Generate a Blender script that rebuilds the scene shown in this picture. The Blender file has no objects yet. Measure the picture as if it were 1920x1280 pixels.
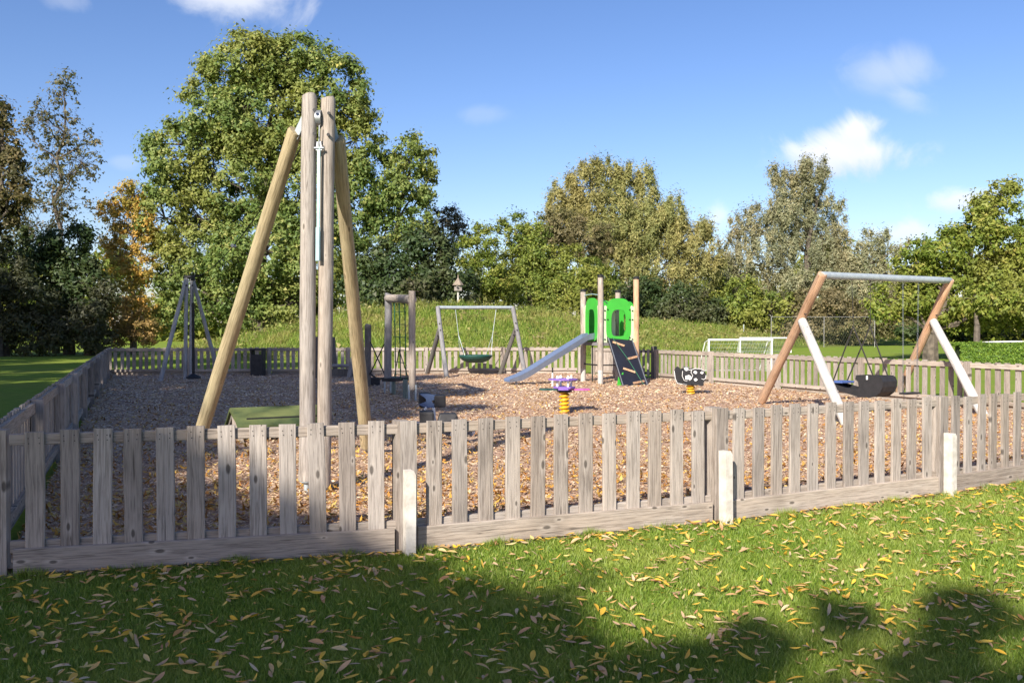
import bpy, bmesh, math, random
import numpy as np
from mathutils import Vector, Matrix, Quaternion
R = math.radians
rng = np.random.default_rng(11)
random.seed(5)
SC = bpy.context.scene
COL = SC.collection
# ------------------------------------------------------------------ camera
EYE, F, HOR = 1.6, 1700.0, 614.0
PITCH = math.atan((640 - HOR) / F)
cam = bpy.data.cameras.new('camera'); cam.sensor_width = 36; cam.lens = 36 * F / 1920
cam.clip_start = .05; cam.clip_end = 3000
camo = bpy.data.objects.new('camera', cam); COL.objects.link(camo)
camo.location = (0, 0, EYE); camo.rotation_euler = (math.pi / 2 - PITCH, 0, 0)
SC.camera = camo
# ------------------------------------------------------------------ light
SUN_EL, SUN_AZ = R(31), R(24)          # the sun stands behind the viewer, a little to the left
S = Vector((-math.sin(SUN_AZ) * math.cos(SUN_EL), -math.cos(SUN_AZ) * math.cos(SUN_EL), math.sin(SUN_EL)))
sl = bpy.data.lights.new('sun', 'SUN'); sl.energy = 4.95; sl.angle = R(.55); sl.color = (1, .93, .82)
so = bpy.data.objects.new('sun', sl); COL.objects.link(so)
so.rotation_euler = S.to_track_quat('Z', 'Y').to_euler(); so.location = (-20, -40, 30)
SC.view_settings.view_transform = 'Standard'; SC.view_settings.look = 'None'
SC.view_settings.gamma = 1; SC.view_settings.exposure = 0.78
try: SC.view_settings.use_curve_mapping = False
except Exception: pass

def ray(px, py):
    u = (px - 960) / F; v = (640 - py) / F
    return Vector((u, math.cos(PITCH) + v * math.sin(PITCH), -math.sin(PITCH) + v * math.cos(PITCH)))
def G(px, py, z=0.0):                  # where a sight line meets the level z
    d = ray(px, py); t = (z - EYE) / d.z
    return Vector((d.x * t, d.y * t, z))
def Q(px, py, Y):                      # the point at distance Y
    d = ray(px, py); t = Y / d.y
    return Vector((d.x * t, Y, EYE + d.z * t))

world = bpy.data.worlds.new('World'); SC.world = world; world.use_nodes = True
nt = world.node_tree; N = nt.nodes; L = nt.links; N.clear()
wout = N.new('ShaderNodeOutputWorld'); bg = N.new('ShaderNodeBackground'); bg.inputs[1].default_value = .1
sky = N.new('ShaderNodeTexSky'); sky.sky_type = 'NISHITA'; sky.sun_disc = False
sky.sun_elevation = SUN_EL; sky.sun_rotation = math.pi + SUN_AZ
sky.altitude = 0; sky.air_density = 1.0; sky.dust_density = .7; sky.ozone_density = 2.2
tc = N.new('ShaderNodeTexCoord')
nz = N.new('ShaderNodeTexNoise'); nz.inputs['Scale'].default_value = 11; nz.inputs['Detail'].default_value = 9
nz.inputs['Roughness'].default_value = .58; nz.inputs['Distortion'].default_value = .6
L.new(tc.outputs['Generated'], nz.inputs['Vector'])
def wm(op, a, b=None, c=None):
    n = N.new('ShaderNodeMath'); n.operation = op
    for i, v in enumerate((a, b, c)):
        if v is None: continue
        if isinstance(v, (int, float)): n.inputs[i].default_value = v
        else: L.new(v, n.inputs[i])
    return n.outputs[0]
def wdot(vec):
    n = N.new('ShaderNodeVectorMath'); n.operation = 'DOT_PRODUCT'
    L.new(tc.outputs['Generated'], n.inputs[0]); n.inputs[1].default_value = vec
    return n.outputs['Value']
col = sky.outputs[0]
hs = N.new('ShaderNodeHueSaturation'); hs.inputs['Saturation'].default_value = 1.12; hs.inputs['Value'].default_value = .8
L.new(col, hs.inputs['Color'])
tn = N.new('ShaderNodeMix'); tn.data_type = 'RGBA'; tn.blend_type = 'MULTIPLY'; tn.inputs[0].default_value = 1; tn.inputs[7].default_value = (.98, .9, 1.02, 1)
gm = N.new('ShaderNodeGamma'); gm.inputs[1].default_value = 1.12; L.new(hs.outputs[0], gm.inputs[0]); L.new(gm.outputs[0], tn.inputs[6]); col = tn.outputs[2]
for (cx, cy, rx, ry, alpha, tilt) in ((1625, 282, 150, 56, 1.0, .12), (1605, 248, 75, 52, 1.0, 0), (1530, 300, 100, 40, .6, 0), (1655, 140, 110, 60, .35, .1), (1700, 190, 60, 30, .25, .5),
                                (425, -10, 190, 62, .8, .05), (905, 216, 85, 26, .14, 0), (1812, 374, 100, 32, .8, 0), (1685, 440, 120, 34, .6, 0),
                                (235, 305, 34, 18, .16, 0), (120, 2, 50, 24, .2, 0), (1345, 410, 40, 40, .6, 0), (2300, 330, 260, 80, .8, 0), (-500, 200, 260, 90, .8, 0)):
    d = ray(cx, cy).normalized(); r_ = Vector((d.y, -d.x, 0)).normalized(); u_ = r_.cross(d).normalized()
    r2 = r_ * math.cos(tilt) - u_ * math.sin(tilt); u2 = r_ * math.sin(tilt) + u_ * math.cos(tilt)
    a = wm('DIVIDE', wdot(r2), rx / F); b = wm('DIVIDE', wdot(u2), ry / F)
    ln = wm('SQRT', wm('ADD', wm('MULTIPLY', a, a), wm('MULTIPLY', b, b)))
    m = wm('ADD', wm('SUBTRACT', .72, ln), wm('MULTIPLY', wm('SUBTRACT', nz.outputs[0], .5), 2.3))
    front = wm('GREATER_THAN', wdot(d), .3)
    mr = N.new('ShaderNodeMapRange'); mr.interpolation_type = 'SMOOTHSTEP'; mr.inputs['From Min'].default_value = -.1; mr.inputs['From Max'].default_value = .65
    L.new(m, mr.inputs[0]); k = wm('MULTIPLY', wm('MULTIPLY', mr.outputs[0], alpha), front)
    shade = N.new('ShaderNodeMix'); shade.data_type = 'RGBA'
    sh = wm('ADD', wm('MULTIPLY', b, .45), .62)
    shade.clamp_factor = True; L.new(sh, shade.inputs[0]); shade.inputs[6].default_value = (4.4, 4.9, 5.9, 1); shade.inputs[7].default_value = (6.9, 6.9, 7.0, 1)
    mx = N.new('ShaderNodeMix'); mx.data_type = 'RGBA'; L.new(k, mx.inputs[0]); L.new(col, mx.inputs[6]); L.new(shade.outputs[2], mx.inputs[7]); col = mx.outputs[2]
L.new(col, bg.inputs[0]); L.new(bg.outputs[0], wout.inputs[0])

# ------------------------------------------------------------------ materials
class NT:
    def __init__(s, name):
        s.m = bpy.data.materials.new(name); s.m.use_nodes = True; s.t = s.m.node_tree; s.t.nodes.clear()
        s.out = s.n('ShaderNodeOutputMaterial'); s.tc = s.n('ShaderNodeTexCoord'); s.oi = s.n('ShaderNodeObjectInfo')
    def n(s, k, **kw):
        x = s.t.nodes.new(k)
        for a, b in kw.items(): setattr(x, a, b)
        return x
    def l(s, a, b): s.t.links.new(a, b)
    def math(s, op, a, b=0.0, clamp=False):
        x = s.n('ShaderNodeMath', operation=op, use_clamp=clamp)
        for i, v in enumerate((a, b)):
            if isinstance(v, (int, float)): x.inputs[i].default_value = v
            else: s.l(v, x.inputs[i])
        return x.outputs[0]
    def coords(s, scale=(1, 1, 1), offset=True, kind='Object'):
        mp = s.n('ShaderNodeMapping'); s.l(s.tc.outputs[kind], mp.inputs[0]); mp.inputs['Scale'].default_value = scale
        if not offset: return mp.outputs[0]
        c = s.n('ShaderNodeVectorMath', operation='SCALE'); c.inputs[0].default_value = (37.1, 51.7, 23.3); s.l(s.oi.outputs['Random'], c.inputs['Scale'])
        a = s.n('ShaderNodeVectorMath', operation='ADD'); s.l(mp.outputs[0], a.inputs[0]); s.l(c.outputs[0], a.inputs[1])
        return a.outputs[0]
    def noise(s, vec, scale, detail=4, rough=.55, dist=0):
        x = s.n('ShaderNodeTexNoise'); s.l(vec, x.inputs['Vector']); x.inputs['Scale'].default_value = scale
        x.inputs['Detail'].default_value = detail; x.inputs['Roughness'].default_value = rough; x.inputs['Distortion'].default_value = dist
        return x.outputs[0]
    def ramp(s, fac, stops, interp='LINEAR'):
        x = s.n('ShaderNodeValToRGB'); x.color_ramp.interpolation = interp; s.l(fac, x.inputs[0]); e = x.color_ramp.elements
        while len(e) < len(stops): e.new(.5)
        for i, (p, c) in enumerate(stops): e[i].position = p; e[i].color = (*c, 1) if len(c) == 3 else c
        return x.outputs[0]
    def mix(s, fac, a, b, mode='MIX'):
        x = s.n('ShaderNodeMix', data_type='RGBA', blend_type=mode)
        for i, v in ((0, fac), (6, a), (7, b)):
            if isinstance(v, (int, float)): x.inputs[i].default_value = v
            elif isinstance(v, tuple): x.inputs[i].default_value = (*v, 1)
            else: s.l(v, x.inputs[i])
        return x.outputs[2]
    def bump(s, h, strength=.3, dist=.01):
        x = s.n('ShaderNodeBump'); x.inputs['Strength'].default_value = strength; x.inputs['Distance'].default_value = dist; s.l(h, x.inputs['Height'])
        return x.outputs[0]
    def finish(s, color, rough=.8, bump=None, metal=0, spec=.3):
        p = s.n('ShaderNodeBsdfPrincipled')
        if isinstance(color, tuple): p.inputs['Base Color'].default_value = (*color, 1)
        else: s.l(color, p.inputs['Base Color'])
        if isinstance(rough, (int, float)): p.inputs['Roughness'].default_value = rough
        else: s.l(rough, p.inputs['Roughness'])
        p.inputs['Metallic'].default_value = metal; p.inputs['Specular IOR Level'].default_value = spec
        if bump is not None: s.l(bump, p.inputs['Normal'])
        s.l(p.outputs[0], s.out.inputs[0]); return s.m

def wood(name, axis, light, dark, tint, knots=True, rough=.85, flat=False, grey=.42):
    s = NT(name)
    sc = [1, 1, 1]; sc[axis] = .045
    v = s.coords(tuple(sc)); g = s.noise(v, 75, 6, .62, .5)
    v2 = s.coords(tuple(.16 if i == axis else 1 for i in range(3))); g2 = s.noise(v2, 7, 3)
    g4 = s.noise(v, 190, 3, .6)
    g = s.math('ADD', s.math('MULTIPLY', g, .68), s.math('MULTIPLY', g4, .32))
    c = s.ramp(g, [(.4, dark), (.49, tuple(a * .6 + b * .4 for a, b in zip(light, dark))), (.58, light)])
    c = s.mix(s.math('MULTIPLY', s.ramp(g2, [(.38, (0, 0, 0)), (.66, (1, 1, 1))]), .6), c, tint)
    c = s.mix(s.math('MULTIPLY', s.oi.outputs['Random'], .75), c, s.mix(.6, c, tuple(t * .6 for t in tint)))
    r2 = s.math('FRACT', s.math('MULTIPLY', s.oi.outputs['Random'], 7.3)); c = s.mix(s.math('MULTIPLY', r2, grey), c, (.25, .25, .26)); r3 = s.math('FRACT', s.math('MULTIPLY', s.oi.outputs['Random'], 31.7)); c = s.mix(.5, c, s.mix(r3, tuple(x * 1.15 for x in light), tuple(x * 1.35 for x in dark)), 'MIX') if flat else c
    f = s.noise(s.coords(), 1.7, 3)
    c = s.mix(s.math('MULTIPLY', s.ramp(f, [(.5, (0, 0, 0)), (.72, (1, 1, 1))]), .35), c, tuple(x * .55 for x in dark))
    ck = s.noise(s.coords(tuple(.018 if i == axis else 1 for i in range(3))), 22, 2, .4, .3)
    ckl = s.ramp(ck, [(.492, (0, 0, 0)), (.5, (1, 1, 1)), (.508, (0, 0, 0))]); cm = s.noise(s.coords(), 2.3, 2)
    ckl = s.math('MULTIPLY', ckl, s.ramp(cm, [(.48, (0, 0, 0)), (.56, (1, 1, 1))]))
    c = s.mix(s.math('MULTIPLY', ckl, .75), c, tuple(x * .3 for x in dark))
    h = g
    if knots:
        vo = s.n('ShaderNodeTexVoronoi')
        if flat: vo.voronoi_dimensions = '2D'
        vv = s.coords(tuple(.42 if i == axis else (0 if flat and i == 1 else 1) for i in range(3))); 
        if flat:
            sp_ = s.n('ShaderNodeSeparateXYZ'); s.l(vv, sp_.inputs[0]); cb_ = s.n('ShaderNodeCombineXYZ'); s.l(sp_.outputs[0], cb_.inputs[0]); s.l(sp_.outputs[2], cb_.inputs[1]); vv = cb_.outputs[0]
        s.l(vv, vo.inputs['Vector']); vo.inputs['Scale'].default_value = 8.5
        k = s.ramp(vo.outputs['Distance'], [(.08, (1, 1, 1)), (.15, (0, 0, 0))]); k2 = s.ramp(vo.outputs['Distance'], [(.18, (1, 1, 1)), (.34, (0, 0, 0))])
        sep = s.n('ShaderNodeSeparateColor'); s.l(vo.outputs['Color'], sep.inputs[0])
        vr = s.math('DIVIDE', vo.outputs['Distance'], s.math('ADD', s.math('MULTIPLY', sep.outputs[1], .8), .35))
        k = s.ramp(vr, [(.08, (1, 1, 1)), (.14, (0, 0, 0))]); k2 = s.ramp(vr, [(.16, (1, 1, 1)), (.34, (0, 0, 0))])
        rare = s.math('GREATER_THAN', sep.outputs[0], .6 if flat else .45)
        c = s.mix(s.math('MULTIPLY', s.math('MULTIPLY', k2, rare), .35), c, tuple(min(1, x * 1.15) for x in light))
        c = s.mix(s.math('MULTIPLY', s.math('MULTIPLY', k, rare), .8), c, tuple(x * .35 for x in dark))
    c = s.mix(.45, c, s.ramp(g, [(.42, (.45, .43, .42)), (.5, (.95, .95, .95)), (.58, (1.12, 1.1, 1.08))]), 'MULTIPLY')
    return s.finish(c, rough, s.bump(h, .7, .008), spec=.2)
def plain(name, c1, c2=None, scale=6, rough=.5, metal=0, bump=0, spec=.4, kind='Object'):
    s = NT(name)
    if c2 is None: c2 = tuple(x * .8 for x in c1)
    f = s.noise(s.coords(), scale, 6, .6)
    c = s.ramp(f, [(.35, c1), (.65, c2)])
    return s.finish(c, s.ramp(f, [(.3, (rough,) * 3), (.7, (min(1, rough * 1.3),) * 3)]), s.bump(f, bump, .01) if bump else None, metal, spec)
def leafmat(name, stops, patch=None, pscale=.25, trans=.3, rough=.55, gain=1):
    stops = [(p, tuple(x * gain for x in c)) for p, c in stops]; patch = tuple(x * gain for x in patch) if patch else None
    s = NT(name)
    at = s.n('ShaderNodeAttribute'); at.attribute_name = 'rnd'
    f = s.noise(s.coords(offset=False), pscale, 3)
    c = s.ramp(at.outputs['Fac'], stops)
    if patch: c = s.mix(s.ramp(f, [(.47, (0, 0, 0)), (.62, (1, 1, 1))]), c, s.mix(s.math('MULTIPLY', at.outputs['Fac'], .9), patch, c))
    p = s.n('ShaderNodeBsdfPrincipled'); s.l(c, p.inputs['Base Color']); p.inputs['Roughness'].default_value = rough; p.inputs['Specular IOR Level'].default_value = .35
    t = s.n('ShaderNodeBsdfTranslucent'); s.l(s.mix(.4, c, (.25, .28, .02)), t.inputs[0])
    m = s.n('ShaderNodeMixShader'); m.inputs[0].default_value = trans; s.l(p.outputs[0], m.inputs[1]); s.l(t.outputs[0], m.inputs[2]); s.l(m.outputs[0], s.out.inputs[0])
    return s.m

GREY_L, GREY_D, GREY_T = (.44, .39, .345), (.17, .14, .118), (.4, .31, .235)
WZ = wood('weathered_wood_upright', 2, GREY_L, GREY_D, GREY_T, flat=True)
WX = wood('weathered_wood_rail', 0, (.48, .42, .36), (.2, .165, .135), (.5, .38, .27), flat=True)
POLE = wood('pale_pole_wood', 2, (.5, .44, .38), (.3, .25, .205), (.5, .41, .33))
TAN = wood('yellowish_pole_wood', 2, (.56, .44, .27), (.36, .27, .15), (.46, .4, .24), grey=.05)
BROWNP = wood('reddish_pole_wood', 2, (.66, .39, .22), (.44, .23, .12), (.6, .44, .32), grey=.03)
GREYP = wood('bluish_grey_pole', 2, (.3, .29, .29), (.16, .155, .155), (.26, .25, .25))
FARP = wood('pale_grey_pole', 2, (.5, .49, .49), (.3, .29, .29), (.42, .41, .41), grey=.1)
DARKP = wood('dark_wood_and_shade', 2, (.12, .1, .085), (.05, .04, .035), (.09, .08, .06))  # dark timber tone, also painting shade on swing legs and under the ramp
WHITEP = wood('bleached_white_pole', 2, (.74, .71, .67), (.58, .54, .5), (.64, .62, .55), grey=.03)
CONC = plain('pale_concrete', (.66, .62, .56), (.48, .44, .38), 11, .9, bump=.6, spec=.1)
FOOTM = plain('grey_post_foot', (.5, .48, .45), (.4, .38, .36), 9, .8, spec=.1)
GALV = plain('galvanised_steel', (.42, .44, .46), (.3, .32, .35), 12, .38, .7)
GALVL = plain('dull_galvanised_paint', (.45, .5, .52), (.33, .38, .42), 9, .5, .25)
STEEL = plain('slide_steel', (.3, .37, .5), (.25, .31, .43), 5, .33, .7)
TEALM = plain('pale_teal_metal', (.38, .56, .56), (.32, .46, .48), 9, .5, .2)
BLACK = plain('black_rubber', (.028, .027, .03), (.018, .018, .02), 9, .55)
NAVY = plain('dark_navy_board', (.016, .018, .028), (.011, .012, .02), 4, .45)
BOLT = plain('dark_bolt', (.03, .03, .032), None, 9, .5, .4)
GREEN = plain('bright_green_plastic', (.055, .42, .045), (.05, .36, .04), 3, .38)
LGREEN = plain('pale_green_plastic', (.55, .68, .42), (.5, .62, .38), 3, .45)
DKGREEN = plain('dark_green_plastic', (.015, .075, .06), (.01, .05, .04), 5, .5)
TURF = plain('mossy_green_matting', (.17, .19, .07), (.07, .1, .045), 2.2, .9, bump=.4, spec=.1)
BLUE = plain('pale_blue_plastic', (.08, .13, .26), (.06, .1, .2), 3, .45)
BLUED = plain('blue_seat_plastic', (.08, .14, .36), (.06, .1, .28), 3, .45)
PURPLE = plain('purple_plastic', (.24, .13, .48), (.2, .11, .4), 4, .45)
MAGENTA = plain('magenta_plastic', (.5, .1, .33), (.4, .09, .28), 4, .45)
YELLOW = plain('yellow_spring_paint', (.75, .42, .02), (.62, .33, .02), 7, .4)
WHITE = plain('white_paint', (.8, .8, .78), (.7, .7, .68), 7, .5)
ROPEG = plain('green_rope', (.03, .12, .07), None, 20, .8)
ROPED = plain('dark_rope', (.035, .033, .03), None, 20, .8)
NET = plain('white_net_cord', (.75, .77, .75), None, 9, .8)
BARK = plain('tree_bark', (.17, .14, .11), (.07, .06, .05), 4, .95, bump=.8, spec=.1)
BARKL = plain('pale_willow_bark', (.3, .26, .2), (.13, .11, .09), 4, .95, bump=.8, spec=.1)
CARP = plain('silver_car_paint', (.55, .57, .6), (.5, .52, .55), 1, .25, .5)
GLASSM = plain('dark_car_glass', (.02, .025, .03), None, 1, .08, 0, spec=.8)
ASPH = plain('path_asphalt', (.075, .073, .072), (.05, .05, .05), 30, .9, bump=.3, spec=.1)

def ground_mat(name, stops, scales, bumpd=.02, far=None, bs=.7):
    s = NT(name); v = s.coords(offset=False)
    a = s.noise(v, scales[0], 8, .65); b = s.noise(v, scales[1], 4, .6); d = s.noise(v, scales[2], 5, .6)
    f = s.math('ADD', s.math('MULTIPLY', a, .62), s.math('MULTIPLY', b, .38))
    c = s.ramp(f, stops)
    if far: c = s.mix(s.ramp(d, [(.42, (0, 0, 0)), (.62, (1, 1, 1))]), c, s.mix(.5, c, far))
    return s.finish(c, .95, s.bump(f, bs, bumpd), spec=.08)
LAWNM = ground_mat('lawn_turf', [(.36, (.11, .17, .02)), (.5, (.17, .25, .03)), (.62, (.24, .32, .05))], (40, 3, .25), .004, (.22, .24, .05), bs=.25)
MULCHM = ground_mat('bark_mulch_bed', [(.34, (.12, .07, .05)), (.46, (.34, .22, .16)), (.56, (.55, .38, .28)), (.68, (.68, .52, .42))], (26, 9, .5), .02, (.5, .34, .22), bs=.4)
MOUNDM = ground_mat('rough_grass_bank', [(.36, (.05, .09, .015)), (.5, (.12, .19, .025)), (.64, (.22, .26, .05))], (9, 2.2, .35), .15, (.22, .19, .06))
SOILM = ground_mat('bare_gravelly_soil', [(.36, (.1, .07, .05)), (.5, (.24, .19, .14)), (.64, (.42, .36, .3))], (60, 20, 2), .02)

# ------------------------------------------------------------------ helpers
WL = {}
def tag(o, label=None, cat=None, group=None, kind=None):
    if label: o['label'] = label
    if cat: o['category'] = cat
    if group: o['group'] = group
    if kind: o['kind'] = kind
    return o
def place(o, parent, loc):
    loc = Vector(loc)
    if parent is not None:
        o.parent = parent; o.location = loc - WL[parent.name]
    else: o.location = loc
    WL[o.name] = loc
    return o
def root(name, loc, label, cat, group=None):
    o = bpy.data.objects.new(name, None); o.empty_display_size = .2; COL.objects.link(o)
    place(o, None, loc); return tag(o, label, cat, group)
class MB:
    def __init__(s): s.v = []; s.f = []
    def add(s, v, f):
        b = len(s.v); s.v += [tuple(x) for x in v]; s.f += [tuple(i + b for i in q) for q in f]; return s
    def box(s, c, d, rz=0, rot=None, tap=1):
        c = Vector(c); m = rot if rot is not None else Matrix.Rotation(rz, 3, 'Z')
        P = []
        for z in (-1, 1):
            k = 1 if z < 0 else tap
            for x, y in ((-1, -1), (1, -1), (1, 1), (-1, 1)): P.append(c + m @ Vector((x * d[0] / 2 * k, y * d[1] / 2 * k, z * d[2] / 2)))
        return s.add(P, [(0, 3, 2, 1), (4, 5, 6, 7), (0, 1, 5, 4), (1, 2, 6, 5), (2, 3, 7, 6), (3, 0, 4, 7)])
    def bar(s, a, b, w, h=None):           # square bar between two points
        a = Vector(a); b = Vector(b); d = b - a; q = d.to_track_quat('Z', 'Y').to_matrix()
        return s.box((a + b) / 2, (w, h or w, d.length), rot=q)
    def tube(s, pts, radii, n=8, cap=True):
        pts = [Vector(p) for p in pts]
        if isinstance(radii, (int, float)): radii = [radii] * len(pts)
        V = []; Fc = []
        ref = None
        for i, p in enumerate(pts):
            d = (pts[min(i + 1, len(pts) - 1)] - pts[max(i - 1, 0)]).normalized()
            if ref is None: ref = d.orthogonal().normalized()
            ref = (ref - d * ref.dot(d)); ref = ref.normalized() if ref.length > 1e-6 else d.orthogonal().normalized()
            y = d.cross(ref)
            for k in range(n):
                a = 2 * math.pi * k / n; V.append(p + (ref * math.cos(a) + y * math.sin(a)) * radii[i])
        for i in range(len(pts) - 1):
            for k in range(n):
                k2 = (k + 1) % n; Fc.append((i * n + k, i * n + k2, (i + 1) * n + k2, (i + 1) * n + k))
        if cap:
            Fc.append(tuple(range(n - 1, -1, -1))); m = (len(pts) - 1) * n; Fc.append(tuple(m + k for k in range(n)))
        return s.add(V, Fc)
    def plate(s, pts, th, o, ux, uz):      # outline (a, b) in the plane ux, uz, thickness th
        o = Vector(o); ux = Vector(ux).normalized(); uz = Vector(uz).normalized(); nn = ux.cross(uz)
        n = len(pts); V = [o + ux * a + uz * b + nn * (th / 2 * sg) for sg in (1, -1) for a, b in pts]
        return s.add(V, [tuple(range(n)), tuple(range(2 * n - 1, n - 1, -1))] + [((i + 1) % n, i, n + i, n + (i + 1) % n) for i in range(n)])
    def ringplate(s, outer, inner, th, o, ux, uz):
        o = Vector(o); ux = Vector(ux).normalized(); uz = Vector(uz).normalized(); nn = ux.cross(uz); n = len(outer)
        V = [o + ux * a + uz * b + nn * (th / 2 * sg) for sg in (1, -1) for L_ in (outer, inner) for a, b in L_]
        Fc = []
        for i in range(n):
            j = (i + 1) % n
            Fc += [(i, j, n + j, n + i), (2 * n + j, 2 * n + i, 3 * n + i, 3 * n + j), (j, i, 2 * n + i, 2 * n + j), (n + i, n + j, 3 * n + j, 3 * n + i)]
        return s.add(V, Fc)
    def lathe(s, prof, c, n=20):
        c = Vector(c); V = []; Fc = []
        for r, z in prof:
            for k in range(n):
                a = 2 * math.pi * k / n; V.append(c + Vector((r * math.cos(a), r * math.sin(a), z)))
        for i in range(len(prof) - 1):
            for k in range(n):
                k2 = (k + 1) % n; Fc.append((i * n + k, i * n + k2, (i + 1) * n + k2, (i + 1) * n + k))
        Fc.append(tuple(range(n - 1, -1, -1))); m = (len(prof) - 1) * n; Fc.append(tuple(m + k for k in range(n)))
        return s.add(V, Fc)
    def build(s, name, mat, parent=None, at=None, smooth=False, bevel=0):
        at = Vector(at) if at is not None else (WL[parent.name] if parent is not None else Vector((0, 0, 0)))
        me = bpy.data.meshes.new(name); me.from_pydata([tuple(Vector(v) - at) for v in s.v], [], s.f)
        if bevel:
            bm = bmesh.new(); bm.from_mesh(me); bmesh.ops.bevel(bm, geom=bm.edges[:], offset=bevel, segments=2, affect='EDGES', profile=.6); bm.to_mesh(me); bm.free()
        me.materials.append(mat); me.validate()
        if smooth:
            me.shade_smooth()
            try: me.set_sharp_from_angle(angle=R(40))
            except Exception: pass
        o = bpy.data.objects.new(name, me); COL.objects.link(o)
        return place(o, parent, at)
def np_mesh(name, V, Fq, mat, parent=None, rnd=None, smooth=False):
    me = bpy.data.meshes.new(name); nv, nf, k = len(V), len(Fq), Fq.shape[1]
    me.vertices.add(nv); me.vertices.foreach_set('co', np.ascontiguousarray(V, dtype=np.float32).ravel())
    me.loops.add(nf * k); me.polygons.add(nf)
    me.loops.foreach_set('vertex_index', np.ascontiguousarray(Fq, dtype=np.int32).ravel())
    me.polygons.foreach_set('loop_start', np.arange(0, nf * k, k, dtype=np.int32))
    try: me.polygons.foreach_set('loop_total', np.full(nf, k, dtype=np.int32))
    except Exception: pass
    me.update(calc_edges=True)
    if rnd is not None:
        a = me.attributes.new('rnd', 'FLOAT', 'FACE'); a.data.foreach_set('value', rnd.astype(np.float32))
    me.materials.append(mat)
    if smooth: me.shade_smooth()
    o = bpy.data.objects.new(name, me); COL.objects.link(o)
    if parent is not None: o.parent = parent
    WL[o.name] = WL[parent.name].copy() if parent is not None else Vector((0, 0, 0))
    return o
def pole(name, a, b, r, mat, parent, r2=None, n=12, foot=None):
    """a log whose own axis runs from a to b, with slight irregularity"""
    a = Vector(a); b = Vector(b); d = b - a; ln = d.length; mb = MB(); k = max(3, int(ln / .5)); r2 = r2 or r
    pts = [Vector((random.uniform(-.004, .004), random.uniform(-.004, .004), ln * i / k)) for i in range(k + 1)]
    rr = [(r + (r2 - r) * i / k) * random.uniform(.975, 1.025) for i in range(k + 1)]
    pts.append(Vector((0, 0, ln + r * .12))); rr.append(r2 * .85)
    mb.tube(pts, rr, n)
    me = bpy.data.meshes.new(name); me.from_pydata([tuple(v) for v in mb.v], [], mb.f); me.materials.append(mat); me.shade_smooth()
    try: me.set_sharp_from_angle(angle=R(40))
    except Exception: pass
    o = bpy.data.objects.new(name, me); COL.objects.link(o); place(o, parent, a)
    o.rotation_mode = 'QUATERNION'; o.rotation_quaternion = d.to_track_quat('Z', 'Y')
    if foot:
        u = d.normalized(); f0 = a - u * foot
        MB().tube([f0 - u * .08, a - u * .012], r * .36, 10).build('metal_foot', GALVL, parent, at=f0, smooth=True)
        MB().tube([a - u * .012, a + u * .002], r * .9, 12).build('foot_plate', GALVL, parent, at=a, smooth=True)
    return o
def bolts(parent, pts, r=.014, d=(0, -1, 0)):
    for p in pts:
        p = Vector(p); MB().tube([p, p + Vector(d) * .016], r, 8).build('bolt', BOLT, parent, at=p)
def chain(mb, a, b, r=.012, n=4): return mb.tube([a, b], r, n)
def inpoly(x, y, poly):
    r = np.zeros(len(x), bool); n = len(poly)
    for i in range(n):
        x0, y0 = poly[i][:2]; x1, y1 = poly[(i + 1) % n][:2]
        c = ((y0 > y) != (y1 > y)) & (x < (x1 - x0) * (y - y0) / (y1 - y0 + 1e-12) + x0); r ^= c
    return r
def seglerp(pts, u):
    pts = [Vector(p) for p in pts]; L_ = [0]
    for i in range(len(pts) - 1): L_.append(L_[-1] + (pts[i + 1] - pts[i]).length)
    t = u * L_[-1]
    for i in range(len(pts) - 1):
        if t <= L_[i + 1] + 1e-9: return pts[i].lerp(pts[i + 1], (t - L_[i]) / (L_[i + 1] - L_[i]))
    return pts[-1]

# ------------------------------------------------------------------ ground
FP = [G(4, 1079), G(759, 1033), G(1343, 977), G(1759, 926)]
FP += [Vector((6.45, 10.12, 0)), Vector((8.78, 11.42, 0)), Vector((11.15, 12.75, 0))]
BL, BR = Vector((-13.3, 29.9, 0)), Vector((2.28, 31.0, 0))
RP = [Vector((2.68, 29.7, 0)), Vector((4.42, 27.6, 0)), Vector((11.15, 12.75, 0))]
MPOLY = FP + [RP[1], Vector((2.6, 30.6, 0)), BL]
MPOLY = [Vector(p) for p in MPOLY]

def swell(x, y):
    return .018 * (np.sin(x * 1.7 + .6 * y) + np.sin(y * 2.3 - x * .9)) + .03 * np.sin(x * .55 + 1.2) * np.sin(y * .43)
def ringgrid():
    # lawn: one sheet to the horizon, finer near the viewer
    xs = np.unique(np.concatenate([np.linspace(-900, -40, 10), np.linspace(-40, 40, 33), np.linspace(40, 900, 10)]))
    ys = np.unique(np.concatenate([np.linspace(-300, -10, 6), np.linspace(-10, 90, 41), np.linspace(90, 1500, 8)]))
    X, Y = np.meshgrid(xs, ys); V = np.stack([X.ravel(), Y.ravel(), np.zeros(X.size)], 1)
    nx = len(xs); i = np.arange(len(ys) - 1)[:, None] * nx + np.arange(nx - 1)[None, :]; i = i.ravel()
    return V, np.stack([i, i + 1, i + nx + 1, i + nx], 1)
V, Fq = ringgrid(); lawn = np_mesh('lawn', V, Fq, LAWNM); tag(lawn, kind='structure')

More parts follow.
